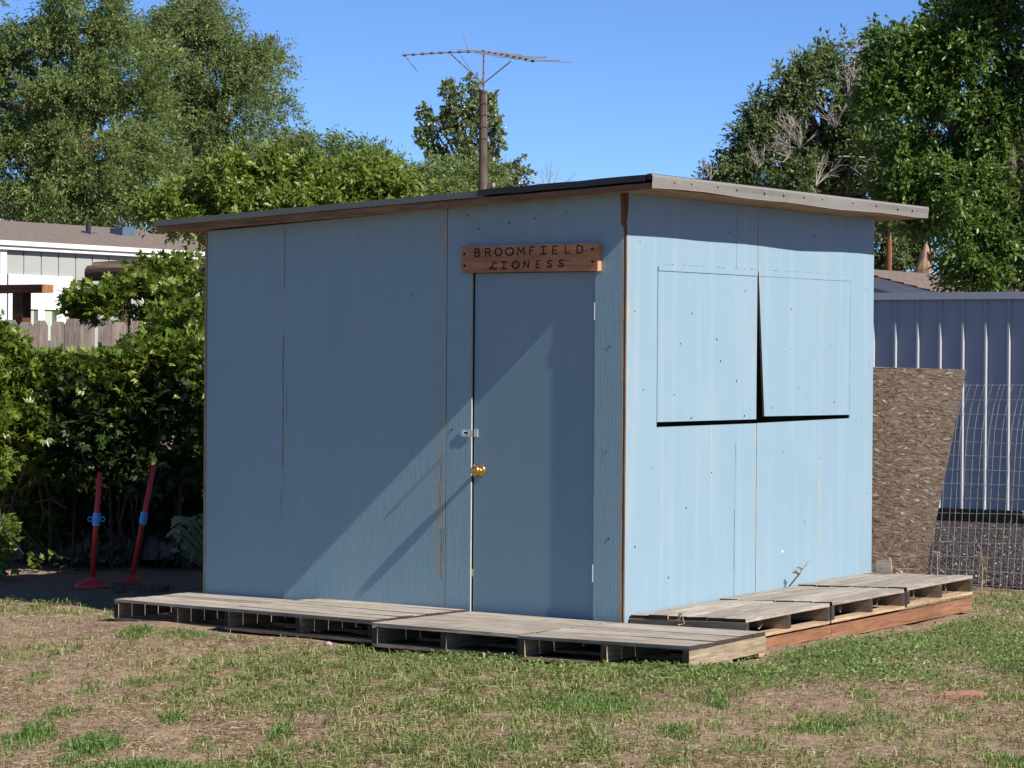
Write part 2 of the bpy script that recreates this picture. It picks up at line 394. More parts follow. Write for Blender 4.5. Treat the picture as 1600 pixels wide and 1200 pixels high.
# ------------------------------------------------------------------ the shed
shed = empty('shed', (0, 0, 0), label='light blue plywood shed with low sloping roof behind a walkway of pallets', cat='shed')
L, D = 3.108, 3.166
ZB = .10
def ztop(x): return 2.583 + (2.583-2.418)/L*x                 # roof underside above the front wall
FR = ((0, 0, 0), (1, 0, 0), (0, 0, 1), (0, -1, 0))             # front wall frame: a=x, b=z, faces -Y
SD = ((0, 0, 0), (0, 1, 0), (0, 0, 1), (1, 0, 0))              # side wall frame: a=y, b=z, faces +X
def panel(poly, fr, name='wall_panel', th=.012, mat='paint_front', me='raw_edge', parent=None, off=0.):
    mb = MB(); f = (np.array(fr[0], float)+np.array(fr[3], float)*off, fr[1], fr[2], fr[3])
    mb.prism(poly, f, th, 0, 1); return mb.build(name, [M[mat], M[me]], parent or shed)
panel([(-L, ZB), (-2.4788, ZB), (-2.4785, ztop(-2.478)), (-L+.004, ztop(-L))], FR, me='paint_front')
panel([(-2.478, ZB), (-1.249, ZB), (-1.2465, 2.0), (-1.247, ztop(-1.247)), (-2.4775, ztop(-2.4775))], FR, off=.0015, me='paint_front')
panel([(-1.243, ZB), (-1.062, ZB), (-1.062, 2.136), (-.204, 2.136), (-.204, ZB), (-.022, ZB), (-.014, 1.2), (-.020, ztop(-.02)), (-1.241, ztop(-1.241))], FR, off=.001, me='paint_edge')
mb = MB(); mb.box(-.0195, -.0125, -.0005, .011, ZB, 2.45, j=.0008); mb.build('plywood_edge', M['raw_edge'], shed)
# side wall, cut round the two serving shutters
panel([(.012, ZB), (1.5575, ZB), (1.5575, 1.236), (.352, 1.232), (.352, 2.166), (1.5575, 2.166), (1.5575, 2.577), (.006, 2.577)], SD, mat='paint_side', off=.001)
panel([(1.5615, ZB), (D, ZB), (D, 2.574), (1.5615, 2.576), (1.5615, 2.169), (2.822, 2.176), (2.826, 1.25), (1.5615, 1.237)], SD, mat='paint_side', off=.002)
panel([(.358, 1.262), (1.553, 1.262), (1.555, 2.160), (.358, 2.160)], SD, 'shutter', .014, 'paint_side', off=.001)
panel([(1.655, 1.279), (2.821, 1.274), (2.818, 2.170), (1.569, 2.163), (1.590, 1.95)], SD, 'shutter', .014, 'paint_side', off=.003)
for y0, y1, z0, z1 in ((.356, 1.553, 2.142, 2.166), (1.567, 2.819, 2.146, 2.174)):
    mb = MB(); mb.prism([(y0, z0), (y1, z0+.004), (y1, z1+.002), (y0, z1)], ((.0055, 0, 0), (0, 1, 0), (0, 0, 1), (1, 0, 0)), .0025); mb.build('hinge_strip', M['paint_side'], shed)
mb = MB()
for _ in range(60):
    y = random.uniform(.37, 2.8); mb.box(.0005, .003, y-.0016, y+.0016, 2.178+(y-.35)*.0045, 2.182+(y-.35)*.0045)
for y, z in [(.15, 2.30), (.10, 1.9), (.2, 1.45), (.12, .55), (.30, 1.0), (.62, 1.72), (.75, 1.9), (1.1, 1.62), (1.05, 1.75), (1.3, 1.5), (.55, 1.42), (2.0, 1.7), (2.55, 1.72), (2.1, 1.45), (2.6, 1.36),
             (3.05, 2.1), (3.1, 1.6), (3.08, .75), (3.0, 1.25), (1.0, .95), (.7, .75), (2.4, 1.0), (2.7, .9), (2.2, .6), (1.9, 1.05), (1.2, 2.4), (2.3, 2.42), (.5, .35), (1.4, 2.05), (2.0, 1.95), (1.75, 1.33), (2.45, 1.30), (1.4, 1.285), (.75, 1.28)]:
    w = random.uniform(.0016, .0040); mb.box(.0005, .0042, y-w, y+w, z-w*1.5, z+w*1.5)
for x, z in [(-1.1, 2.47), (-1.02, 2.39), (-.62, 2.44), (-.40, 2.47), (-.3, 2.5), (-.8, 2.42), (-1.26, 2.44), (-1.3, 2.3), (-1.262, 1.9), (-1.262, 1.5), (-1.5, 2.0), (-1.95, 1.7), (-1.9, 2.35), (-2.3, 1.2), (-1.6, 1.5), (-.1, 1.7), (-.12, 1.1), (-.1, .6), (-1.2, 1.2), (-1.5, 1.05)]:
    w = random.uniform(.002, .0045); mb.box(x-w, x+w, -.0028, -.0005, z-w*1.3, z+w*1.3)
tag(mb.build('nail_heads', M['dark'], shed), kind='stuff')
def crack(pts, fr, w, name='crack', mat='dark'):
    mb = MB(); o, a, b, n = [np.array(q, float) for q in fr]; L_ = []; 
    for i_, (u, v) in enumerate(pts):
        ww = w*random.uniform(.35, 1.); c_ = o+a*u+b*v+n*.0024; L_ += [c_-a*ww/2, c_+a*ww/2]
    mb.add(L_, [(2*q, 2*q+1, 2*q+3, 2*q+2) for q in range(len(pts)-1)]); mb.build(name, M[mat], shed)
def vline(u, v0, v1, n_, j_): return [(u+random.uniform(-j_, j_), v0+(v1-v0)*k_/n_) for k_ in range(n_+1)]
crack(vline(1.285, .135, .72, 14, .0016), SD, .0042); crack(vline(1.292, .74, 1.13, 8, .0012), SD, .0022)
crack(vline(1.285, 2.18, 2.50, 8, .001), SD, .0018); crack(vline(2.42, .32, .95, 10, .002), SD, .0016, mat='paint_edge')
crack(vline(-2.479, 2.05, 2.41, 8, .002), FR, .0050); crack(vline(-2.484, .95, 1.75, 14, .002), FR, .0040); crack(vline(-2.455, 1.22, 1.45, 5, .002), FR, .0030)
crack(vline(-2.50, .65, .78, 4, .002), FR, .0026); crack(vline(-2.482, .125, .21, 3, .002), FR, .006, mat='paint_edge')
crack(vline(-1.262, .32, .62, 8, .006), FR, .016, mat='raw_edge'); crack(vline(-1.27, .7, 1.02, 8, .006), FR, .010, mat='paint_edge')
mb = MB(); mb.lathe([(.011, .0), (.008, .0035), (0, .004)], n=8); mb.build('filler_spot', M['whitep'], shed, loc=(.0025, 1.905, .425), rot=(0, pi/2, 0))
mb = MB(); mb.lathe([(.014, -.006), (.0, -.006)], (-1.345, -.0001, .235), 10, axis='y'); mb.build('knot_hole', M['dark'], shed)
# other walls, corner post, end trims
mb = MB(); mb.box(-L, -L+.012, .012, D-.012, ZB, 2.40); mb.build('wall_panel', M['paint_front'], shed)
mb = MB(); mb.box(-L, 0-.014, D-.012, D, ZB, 2.40); mb.build('wall_panel', M['paint_front'], shed)
mb = MB(); mb.box(-.052, -.0125, .0125, .052, ZB, 2.575, j=.001); mb.build('corner_post', M['post_brown'], shed)
mb = MB(); mb.prism([(-.030, 2.40), (-.004, 2.36), (.010, 2.52), (.008, 2.575), (-.036, 2.578)], ((0, -.006, 0), (1, 0, 0), (0, 0, 1), (0, -1, 0)), .018); mb.build('corner_block', M['post_brown'], shed)
mb = MB(); mb.box(-.0115, .0005, .0005, .0115, ZB, 2.40, j=.001); mb.build('corner_strip', M['post_brown'], shed)
mb = MB(); mb.box(-L-.014, -L-.0005, -.004, .05, ZB, 2.41, j=.001); mb.build('corner_strip', M['raw_edge'], shed)
# door, set back behind the jambs
mb = MB(); mb.box(-1.054, -.212, .0175, .050, .118, 2.127); door = mb.build('door', M['paint_door'], shed)
mb = MB(); mb.lathe([(.034, .0), (.034, .006), (.022, .010), (.014, .016), (.013, .034), (.022, .038), (.030, .046), (.031, .058), (.026, .068), (.014, .072), (0, .072)], (-1.006, .0175, .962), 24, axis='y'); mb.build('knob', M['brass'], door, True)
mb = MB(); mb.box(-1.0535, -1.046, .0095, .0172, .925, .995); mb.build('latch_plate', M['zinc'], door)
mb = MB()
mb.box(-1.052, -1.026, .009, .0172, 1.160, 1.205); mb.build('hasp_plate', M['zinc'], door)
mb = MB(); mb.prism([(-1.135, 1.165), (-1.125, 1.160), (-1.054, 1.162), (-1.054, 1.202), (-1.125, 1.204), (-1.135, 1.199)], ((0, -.006, 0), (1, 0, 0), (0, 0, 1), (0, -1, 0)), .003)
mb.box(-1.112, -1.084, -.0068, -.0062, 1.176, 1.190, 1)
mb.build('hasp', [M['zinc'], M['dark']], shed)
mb = MB(); mb.tube([(-1.098, -.0105, 1.174), (-1.098, -.032, 1.174), (-1.098, -.036, 1.183), (-1.098, -.032, 1.192), (-1.098, -.0105, 1.192)], .003, 6); mb.build('staple', M['zinc'], shed)
for z in (1.90, .395):
    mb = MB(); mb.tube([(-.2085, .004, z-.05), (-.2085, .004, z+.05)], .0065, 8); mb.build('hinge', M['whitep'], door)
mb = MB(); mb.box(-1.062, -.204, .03, .06, ZB, .116); mb.build('door_sill', M['fascia'], shed)
# roof: sloping along X
def zr(x): return 2.650 - (2.650-2.484)/(3.67)*(.277-x)
roof = empty('roof', (0, 0, 0)); roof.parent = shed
XL, XR, YF, YB = -3.375, .275, -.178, 3.39
def slab(name, x0, x1, y0, y1, o0, o1, mat, seg=1, wav=0, parent=roof):
    mb = MB(); xs = np.linspace(x0, x1, seg+1)
    vs = []; 
    for x in xs:
        d = random.uniform(-wav, wav)
        vs += [(x, y0, zr(x)+o0+d), (x, y1, zr(x)+o0+d), (x, y1, zr(x)+o1+d), (x, y0, zr(x)+o1+d)]
    fs = [(0, 1, 2, 3), tuple(4*seg+q for q in (3, 2, 1, 0))]
    for s in range(seg):
        for q in range(4):
            a, b = s*4+q, s*4+(q+1) % 4; fs.append((a, a+4, b+4, b))
    mb.add(vs, fs); return mb.build(name, mat, parent)
slab('soffit_board', XL+.02, XR-.012, YF+.022, YB-.01, -.066, -.036, M['soffit'], 4)
slab('fascia_board', XL+.005, XR-.010, YF+.004, YF+.0215, -.072, -.0365, M['fascia'], 14, .0015)
slab('metal_sheet', XL-.02, -.86, YF-.010, YB, -.0345, .002, M['metal_green'], 10, .002)
slab('metal_sheet', -.90, XR-.036, YF-.014, YB, -.028, .008, M['metal_dark'], 8, .002)
slab('metal_sheet', XR-.026, XR+.004, YF-.012, YB, -.020, .012, M['metal_dark'], 1)
slab('eave_board', XL-.004, XL+.018, YF+.006, YB-.005, -.060, -.036, M['fascia'], 1)
# right-hand drip flashing, a little dented
mb = MB(); N = 30; vs = []
for k in range(N+1):
    y = YF-.014+(YB+.03-YF)*k/N; w = .004*sin(y*2.1+.5)+.003*sin(y*5.3)+random.uniform(-.0012, .0012); dx = .004*sin(y*3.3+1)
    z0 = 2.652
    for qx, qz in ((.206, z0+.014), (.250, z0+.010), (.256, z0-.004), (.252+dx, z0-.034+w*.4), (.250+dx, z0-.062+w), (.254+dx, z0-.066+w), (.244+dx*.5, z0-.060+w)):
        vs.append((qx+.032, y, qz-.003))
fs = []
for k in range(N):
    for q in range(6): fs.append((k*7+q, (k+1)*7+q, (k+1)*7+q+1, k*7+q+1))
mb.add(vs, fs); fl = mb.build('flashing', M['flash'], roof)
for y in (.05, .24, .55, .78, 1.12, 1.36, 1.62, 1.86, 2.28, 2.62, 2.94, 3.16):
    mb = MB(); mb.lathe([(.0085, 0), (.0085, .004), (.005, .008), (0, .008)], n=10)
    mb.build('screw', M['flash'], roof, loc=(.2875, y, 2.629+random.uniform(-.004, .004)), rot=(0, pi/2, 0))

# ------------------------------------------------------------------ the sign over the door
sign = empty('sign', (-.64, -.002, 2.13), label='reddish wooden name board lettered BROOMFIELD LIONESS over the blue door', cat='sign')
mb = MB(); mb.box(-.472, .478, -.040, 0, .0, .157, j=.002, ends=('x', 1)); mb.build('board', [M['sign'], M['signend']], sign)
GL = {  # hand-drawn strokes on a unit square
 'B': [[(0, 0), (.02, 1), (.55, 1), (.78, .88), (.72, .62), (.45, .52), (.05, .5)], [(.45, .52), (.9, .42), (.95, .18), (.7, .02), (0, 0)]],
 'R': [[(0, 0), (.02, 1), (.6, 1), (.85, .85), (.8, .62), (.5, .5), (.05, .48)], [(.4, .5), (1, 0)]],
 'O': [[(.5+.5*cos(a), .5+.5*sin(a)) for a in np.linspace(.3, .3+2*pi, 15)]],
 'M': [[(0, 0), (.08, 1), (.5, .35), (.9, 1), (1, 0)]],
 'F': [[(0, 0), (.05, 1), (1, 1)], [(.03, .52), (.75, .52)]],
 'I': [[(0, 1), (1, 1)], [(.5, 1), (.5, 0)], [(0, 0), (1, 0)]],
 'E': [[(1, 1), (.1, 1), (0, 0), (1, 0)], [(.05, .52), (.8, .52)]],
 'L': [[(.1, 1), (0, 0), (1, 0.04)]],
 'D': [[(0, 0), (.02, 1), (.5, .97), (.95, .7), (1, .35), (.7, .06), (0, 0)]],
 'l': [[(.95, .82), (.75, 1), (.5, .85), (.42, .5), (.32, .15), (.1, 0), (.0, .12), (.2, .2), (.55, .04), (.85, 0), (1, .14)]],
 'N': [[(0, 0), (.05, 1), (.9, 0), (1, 1)]],
 'S': [[(.95, .85), (.6, 1), (.2, .92), (.1, .7), (.4, .54), (.75, .42), (.9, .2), (.6, 0), (.2, .02), (0, .15)]],
}
def letter(ch, x0, x1, z0, z1, w=.0078):
    mb = MB()
    for ln in GL[ch]:
        p = [np.array([x0+(x1-x0)*a, z0+(z1-z0)*b]) for a, b in ln]
        for k in range(len(p)-1):
            d = p[k+1]-p[k]; d /= np.linalg.norm(d); nn = np.array([-d[1], d[0]])*w/2; e = d*w*.35
            q = [p[k]-e-nn, p[k+1]+e-nn, p[k+1]+e+nn, p[k]-e+nn]; y = -.0412-.0003*k
            mb.add([(a, y, b) for a, b in q]+[(a, -.0395, b) for a, b in q], [(0, 1, 2, 3), (0, 1, 5, 4), (1, 2, 6, 5), (2, 3, 7, 6), (3, 0, 4, 7)])
    mb.build('letter', M['letter'], sign)
def su(u): return -.470+(u-322)/988*.940
def sv(v): return .157-(v-535)/185*.157
for ch, a, b in zip('BROOMFIELD', (420, 500, 572, 650, 738, 828, 908, 993, 1085, 1170), (460, 540, 622, 710, 790, 862, 948, 1028, 1115, 1212)):
    letter(ch, su(a), su(b), sv(608-(a-420)*.012), sv(556-(a-420)*.012))
for ch, a, b in zip('lIONESS', (530, 620, 700, 785, 875, 955, 1040), (585, 655, 750, 822, 903, 992, 1075)):
    letter(ch, su(a), su(b), sv(697-(a-530)*.012), sv(650-(a-530)*.012))
for u, v in ((343, 590), (345, 672), (1280, 574), (1281, 660)):
    mb = MB(); mb.lathe([(.0075, .0), (.0075, .005), (0, .006)], (su(u), -.0398, sv(v)), 8, axis='y'); mb.build('bolt', M['dark'], sign)

# ------------------------------------------------------------------ pallets
def make_pallet(Wd, Dp, nb, label, loc, rz, base=0., hs=.088, tilt=(0, 0)):
    """local X = along the deck boards, local Y = along the stringers; origin in the middle of the base"""
    r = empty('wooden_pallet', (loc[0], loc[1], base), rz, label=label, cat='pallet', group='pallets round the shed'); r.rotation_euler = (tilt[0], tilt[1], rz)
    t = .019
    ms = MB(); ms.box(-.019, .019, -Dp/2, Dp/2, 0, hs, j=.0015, ends=('y', 1)); me = ms.mesh('stringer', [M['string'], M['string_end']])
    for x in (-Wd/2+.02, random.uniform(-.04, .03), Wd/2-.02): link('stringer', me, r, (x, 0, t+.0005))
    mbm = MB(); mbm.box(-Wd/2, Wd/2, -.045, .045, 0, t-.001, j=.001); me = mbm.mesh('bottom_board', M['bottomb'])
    for y in (-Dp/2+.047, 0, Dp/2-.047): link('bottom_board', me, r, (0, y, 0))
    w = Dp/nb
    meshes = []
    for q in range(3):
        mb = MB(); mb.box(-Wd/2+random.uniform(.0, .012), Wd/2-random.uniform(.0, .012), -w/2+.001, w/2-random.uniform(.0008, .003), 0, .021, j=.0022, ends=('x', 1)); meshes.append(mb.mesh('deck_board', [M['deck_x'], M['string_end']]))
    for k in range(nb):
        link('deck_board', random.choice(meshes), r, (random.uniform(-.004, .004), -Dp/2+w*(k+.5), t+hs+.0005+random.uniform(.0005, .005)), (0, 0, random.uniform(-.004, .004)))
    return r
make_pallet(1.00, .70, 6, 'weathered front pallet farthest from the door, at the vine end of the row', (-2.74, -.36), -.045, base=-.005)
make_pallet(1.16, .86, 7, 'long weathered pallet between the vine-end pallet and the one under the door', (-1.655, -.43), -.07, base=.010)
make_pallet(1.03, .93, 7, 'weathered pallet lying on the ground directly below the blue door', (-.545, -.505), -.02, base=.0)
make_pallet(1.03, .94, 6, 'weathered pallet at the shed corner with a pale side beam on the grass', (.447, -.518), .06, base=.0)
make_pallet(1.02, .755, 6, 'raised pallet under the sunny wall, nearest the shed corner', (.392, .56), pi/2, base=.064, hs=.078, tilt=(-.028, -.014))
make_pallet(.99, .755, 6, 'raised pallet under the shutters, middle of three along the sunny wall', (.392, 1.585), pi/2, base=.080, hs=.078, tilt=(-.028, -.015))
make_pallet(1.00, .755, 6, 'raised pallet at the far end of the sunny wall beside the chipboard', (.390, 2.60), pi/2+.01, base=.100, hs=.078, tilt=(-.026, -.014))
def beam(x0, y0, x1, y1, lab, hh, grp='beams under the raised pallets'):
    d = math.hypot(x1-x0, y1-y0); r = MB(); r.box(-.020, .020, -d/2, d/2, 0, hh, j=.0012)
    o = r.build('timber_beam', M['redbeam'], loc=((x0+x1)/2, (y0+y1)/2, -.002), rot=(0, 0, math.atan2(y1-y0, x1-x0)-pi/2)); o.rotation_euler.x = .012; return tag(o, lab, 'beam', grp)
beam(.745, .06, .745, 1.09, 'reddish timber beam propping the raised pallet nearest the shed corner', .064)
beam(.745, 1.095, .738, 3.10, 'long reddish timber beam propping the two farther raised pallets', .082)

LT0 = np.array([[0, 1, 2], [0, 2, 3]])
# ------------------------------------------------------------------ things beside the shed, right
osb = MB(); Oo = np.array([0., 0., 0.])
osb.prism([(-1.25, 0), (-.255, 0), (.045, 1.575), (-1.1, 1.60)], ((0, 0, 0), (1, 0, 0), (0, 0, 1), (0, -1, 0)), .012, 0, 1)
o = osb.build('chipboard', [M['osb'], M['raw_edge']], loc=(.405, 3.66, .0), rot=(.03, 0, .40))
n = 5200; r_ = np.random.default_rng(9)
cx_ = r_.uniform(-1.2, .05, n); cz_ = r_.uniform(.02, 1.57, n); ang = r_.normal(size=n)*.38+np.where(r_.random(n) < .22, r_.uniform(-1.5, 1.5, n), 0)
ln_ = np.where(np.abs(ang) > .6, r_.uniform(.010, .034, n), r_.uniform(.014, .060, n)); wd_ = ln_*r_.uniform(.12, .42, n); dp_ = r_.uniform(.0002, .0022, n)
keep = (cx_+ln_*.55 < -.255+.300*cz_/1.575) & (cz_ < 1.57-np.abs(ln_*np.sin(ang))); cx_, cz_, ang, ln_, wd_, dp_ = (q[keep] for q in (cx_, cz_, ang, ln_, wd_, dp_)); n = len(cx_)
du = np.stack([np.cos(ang), np.zeros(n), np.sin(ang)], -1); dv = np.stack([-np.sin(ang), np.zeros(n), np.cos(ang)], -1); c0_ = np.stack([cx_, -dp_, cz_], -1)
tl = np.array([0, -1, 0])*r_.uniform(-.0012, .0022, n)[:, None]
V = np.stack([c0_-du*ln_[:, None]/2, c0_+dv*(wd_*.5)[:, None]-du*(ln_*r_.uniform(-.1, .3, n))[:, None]+tl, c0_+du*ln_[:, None]/2, c0_-dv*(wd_*.5)[:, None]+du*(ln_*r_.uniform(-.1, .3, n))[:, None]], 1)
k = NM('chipboard_strands', .85, .15); g = k.n('NewGeometry')
k.col(k.ramp(g.outputs['Random Per Island'], [(0., (.13, .095, .065)), (.22, (.19, .138, .095)), (.45, (.24, .18, .125)), (.62, (.27, .225, .18)), (.76, (.28, .15, .075)), (.85, (.31, .23, .155)), (.95, (.36, .28, .20)), (1., (.56, .47, .35))]))
q_ = link('strands', tri_mesh('strands', V.reshape(-1, 3), (LT0[None]+np.arange(n)[:, None, None]*4).reshape(-1, 3), [k.m]), o); q_['kind'] = 'stuff'
tag(o, 'weathered chipboard sheet with a slanting edge leaning upright behind the shed', 'board')
p = on(1400, 893, 2, .235)
mb = MB(); mb.prism([(-.050, 0), (.055, 0), (.050, .078), (.040, .10), (.030, .082), (-.045, .075)], ((0, 0, 0), (1, 0, 0), (0, 0, 1), (0, -1, 0)), .03)
tag(mb.build('wood_scrap', M['deck_x'], loc=(.16, 3.02, .232), rot=(.05, 0, .25)), 'small broken wood offcut standing on the far raised pallet', 'offcut')

# ribbed metal fence
fy = 12.2
x0, x1 = -6.4, 3.4
fence = empty('metal_fence', (0, fy+.06, 0), .032, label='blue grey ribbed metal fence with bright rib edges beyond the gravel', cat='fence')
pit = .247; zt, zb_ = 2.315, .135
prof = [(0, 0), (.014, -.030), (.034, -.030), (.048, 0), (.095, 0), (.101, -.0008), (.107, 0), (.145, 0), (.151, -.0008), (.157, 0), (.195, 0), (.201, -.0008), (.207, 0), (pit, 0)]
mb = MB(); vs = [(a, b, zb_) for a, b in prof]+[(a, b, zt) for a, b in prof]; k = len(prof)
mb.add(vs, [(q, q+1, k+q+1, k+q) for q in range(k-1)]); pm = mb.mesh('panel', M['steel'])
nr = int((x1-x0)/pit)
for q in range(nr): link('panel', pm, fence, (x0+q*pit, 0, 0))
mb = MB(); mb.box(x0, x1, -.055, .03, zt-.010, zt+.028); mb.box(x0, x1, -.055, -.049, zt-.045, zt-.0105); mb.build('cap_rail', M['steelcap'], fence)
mb = MB(); mb.box(x0, x1, -.035, .02, -.02, zb_+.01); mb.build('skirt_board', M['skirt'], fence)
mb = MB()
for q in range(nr):
    for z in (.62, 1.18, 1.80): mb.box(x0+q*pit+.07, x0+q*pit+.078, -.006, .0, z, z+.008)
tag(mb.build('rivets', M['screw'], fence), kind='stuff')

# welded wire mesh
wp = ground_at(1440, 918)
wire = empty('wire_fence', (-.55, 4.58, 0), .12, label='sagging welded wire mesh fence between the chipboard and the gravel', cat='wire fence')
def wcurve(z):  # the mesh leans and curls over at the top
    return (.06*z/1.45+.035*max(0, (z-1.05)/.4)**2, .05*z+.06*max(0, (z-1.05)/.4)**2)
zs = np.linspace(.0, 1.47, 10)
mb = MB(); mb.tube([(wcurve(z)[0], wcurve(z)[1], z) for z in zs], .0016, 5); wm = mb.mesh('upright_wire', M['wire'])
for q in range(44):
    link('upright_wire', wm, wire, (q*.0508-.25+random.uniform(-.004, .004), random.uniform(-.004, .004), 0), (0, random.uniform(-.012, .012), 0))
for q in range(15):
    z = .04+q*.1016; a, b = wcurve(z)
    mb = MB(); mb.tube([(-.28+a+t, b+.006*sin(t*4+q), z+.006*sin(t*3+q*.7)) for t in np.linspace(0, 2.3, 12)], .0014, 5); mb.build('cross_wire', M['wire'], wire)

# ------------------------------------------------------------------ foliage machinery
def unit(a): return a/np.maximum(np.linalg.norm(a, axis=-1, keepdims=True), 1e-9)
def rot_frames(d, r):
    """orthonormal frames (n,3,3) whose first row is d, with a random roll"""
    n = len(d); t = r.normal(size=(n, 3)); b = unit(np.cross(d, t)); c = np.cross(d, b); return np.stack([d, b, c], 1)
def diamond(base, d, s, nrm, l, w, fold=.25):
    """folded leaf: four verts, two tris"""
    m = base+d*l*.45
    return np.stack([base, m+s*w/2+nrm*w*fold, base+d*l, m-s*w/2+nrm*w*fold], 1)
LT = np.array([[0, 1, 2], [0, 2, 3]])
def spray_template(r, n, length, ll, lw, spread=.9, droop=.35, side=3):
    """a leafy shoot along +X with side shoots"""
    segs = [(np.zeros(3), np.array([1., 0, 0]), length, n)]
    for q in range(side):
        t = r.uniform(.1, .7); a = r.uniform(0, 2*pi)
        segs.append((np.array([t*length, 0, 0]), unit(np.array([.8, .7*cos(a), .7*sin(a)])), length*r.uniform(.35, .6), max(3, int(n*.5))))
    out = []
    for b, d, ln, k in segs:
        t = np.linspace(.1, 1, k); P = b+d*(t*ln)[:, None]; P[:, 2] -= droop*ln*t**2
        dirs = unit(d+r.normal(size=(k, 3))*spread+np.array([0, 0, -.25])); nr = unit(r.normal(size=(k, 3))*.6+np.array([0, 0, 1.]))
        s = unit(np.cross(dirs, nr)); nn = np.cross(s, dirs); sc = r.uniform(.5, 1.3, (k, 1))
        out.append(diamond(P, dirs, s, nn, ll*sc, lw*sc))
    return np.concatenate(out)           # (k,4,3)
def place(temps, P, Dn, S, r, upkeep=True):
    """scatter spray templates at P along Dn with scale S -> verts, tris"""
    V = []; which = r.integers(0, len(temps), len(P))
    for q, T in enumerate(temps):
        s = which == q
        if not s.any(): continue
        d = Dn[s]; n = len(d)
        up = np.tile([0, 0, 1.], (n, 1))+r.normal(size=(n, 3))*.35
        b = unit(np.cross(up, d)); c = np.cross(d, b); Fm = np.stack([d, b, c], 1)      # rows
        W_ = np.einsum('kvj,njc->nkvc', T, Fm)*S[s][:, None, None, None]+P[s][:, None, None]
        V.append(W_.reshape(-1, 4, 3))
    V = np.concatenate(V); n = len(V)
    return V.reshape(-1, 3), (LT[None]+np.arange(n)[:, None, None]*4).reshape(-1, 3)
def carve(P, size, seed):
    """smooth 3-D noise in about -1..1, feature size in metres"""
    q = np.random.default_rng(seed); z = np.zeros(len(P))
    for k in range(7):
        w = unit(q.normal(size=3))*2*pi/(size*q.uniform(.6, 1.7)); z += np.sin(P @ w+q.uniform(0, 6.28))
    return z/2.65
def crown_points(blobs, r, dens, sub=(.22, .40), nsub=24, reach=(.35, 1.02), gap=None, thr=-.25):
    """clumps on each blob's shell, shoots on each clump's shell -> points, outward directions
       blob: centre(3), radii along RT, FW(depth), Z"""
    A = unit(np.stack([RT*[1, 1, 0], np.array([FW[0], FW[1], 0]), np.array([0, 0, 1.])]))
    PP, DD = [], []
    for c, rad_ in blobs:
        rad_ = np.array(rad_, float); area = (rad_[0]*rad_[1]+rad_[1]*rad_[2]+rad_[0]*rad_[2])*4.2
        d = unit(r.normal(size=(nsub, 3))); q = r.uniform(reach[0]**2, reach[1]**2, (nsub, 1))**.5
        sc = c+((d*q*rad_) @ A); sr = r.uniform(*sub, nsub)*(1.25-.5*q[:, 0])
        n = int(area*dens); w = r.choice(nsub, n, p=sr**2/(sr**2).sum())
        e = unit(r.normal(size=(n, 3))+np.array([0, 0, .25])); t = 1-np.abs(r.normal(size=(n, 1)))*.3
        P = sc[w]+((e*t*rad_*sr[w][:, None]) @ A)
        out = unit((e @ A)+.6*unit(P-c)+r.normal(size=(n, 3))*.3)
        PP.append(P); DD.append(out)
    P, Dn = np.concatenate(PP), np.concatenate(DD)
    if gap:
        k = carve(P, gap, int(r.integers(1e6))) > thr+.15*r.normal(size=len(P)); P, Dn = P[k], Dn[k]
    return P, Dn
def px_blobs(lst, dep, r, dscale=.9):
    out = []
    for b in lst:
        x, y, rx, ry = b[:4]; dd = b[4] if len(b) > 4 else r.uniform(-.35, .35)*rx*dep/FPX
        c = site(x, y, dep+dd); out.append((c, (rx*dep/FPX, max(rx, ry)*dscale*dep/FPX, ry*dep/FPX)))
    return out
def limbs(mb, base, fork, targets, r0, r, n=7, kink=.12, tip=.018):
    base = np.array(base, float); fork = np.array(fork, float)
    mid = (base+fork)/2+r.normal(size=3)*[.08, .08, 0]
    mb.tube([base, base*.75+mid*.25, mid, fork], [r0*1.25, r0, r0*.85, r0*.7], n+2, rough=.08)
    for t in targets:
        t = np.array(t); ln = np.linalg.norm(t-fork); pts = [fork-(fork-base)*r.uniform(0, .12)]
        for k in (.3, .6, .85, 1.):
            q = fork+(t-fork)*k+np.array([0, 0, ln*.12*sin(pi*k)])+r.normal(size=3)*kink*ln*.25; pts.append(q)
        mb.tube(pts, [r0*.5, r0*.38, r0*.25, r0*.14, tip], n)
        for _ in range(4):
            k = r.uniform(.45, .95); s = fork+(t-fork)*k; e = s+unit(r.normal(size=3))*ln*.2+np.array([0, 0, ln*.05])
            mb.tube([s, (s+e)/2+r.normal(size=3)*.03*ln, e], [r0*.15, r0*.09, .006], 5)
def make_tree(name, label, blobs_px, dep, mat, leaf, dens, base_px, fork_px, r0, seed, group=None, sub=(.22, .40), nsub=24, reach=(.35, 1.02), gap=None, thr=-.25, spray=(7, .35, 3), scale=(.7, 1.3), droop=.35, dscale=.9, extra=None, bark='bark', up=0., spread=.9):
    r = np.random.default_rng(seed)
    bl = px_blobs(blobs_px, dep, r, dscale)
    gb = site(base_px, 600, dep); gb[2] = 0
    t = empty(name, gb, label=label, cat='tree', group=group)
    P, Dn = crown_points(bl, r, dens, sub, nsub, reach, gap, thr)
    keep = P[:, 2] > .25; P, Dn = P[keep], Dn[keep]
    temps = [spray_template(r, spray[0], spray[1], leaf[0], leaf[1], droop=droop, side=spray[2], spread=spread) for _ in range(8)]
    Dn = unit(Dn+np.array([0, 0, up-droop*.4]))
    V, T = place(temps, P, Dn, r.uniform(scale[0], scale[1], len(P)), r)
    o = link('crown', tri_mesh('crown', V-gb, T, [mat]), t); o['kind'] = 'stuff'
    mb = MB(); fk = site(*fork_px, dep)
    limbs(mb, gb-gb, fk-gb, [c-gb for c, _ in bl], r0, r)
    mb.build('trunk', M[bark], t, True)
    if extra: extra(t, gb, r)
    return t
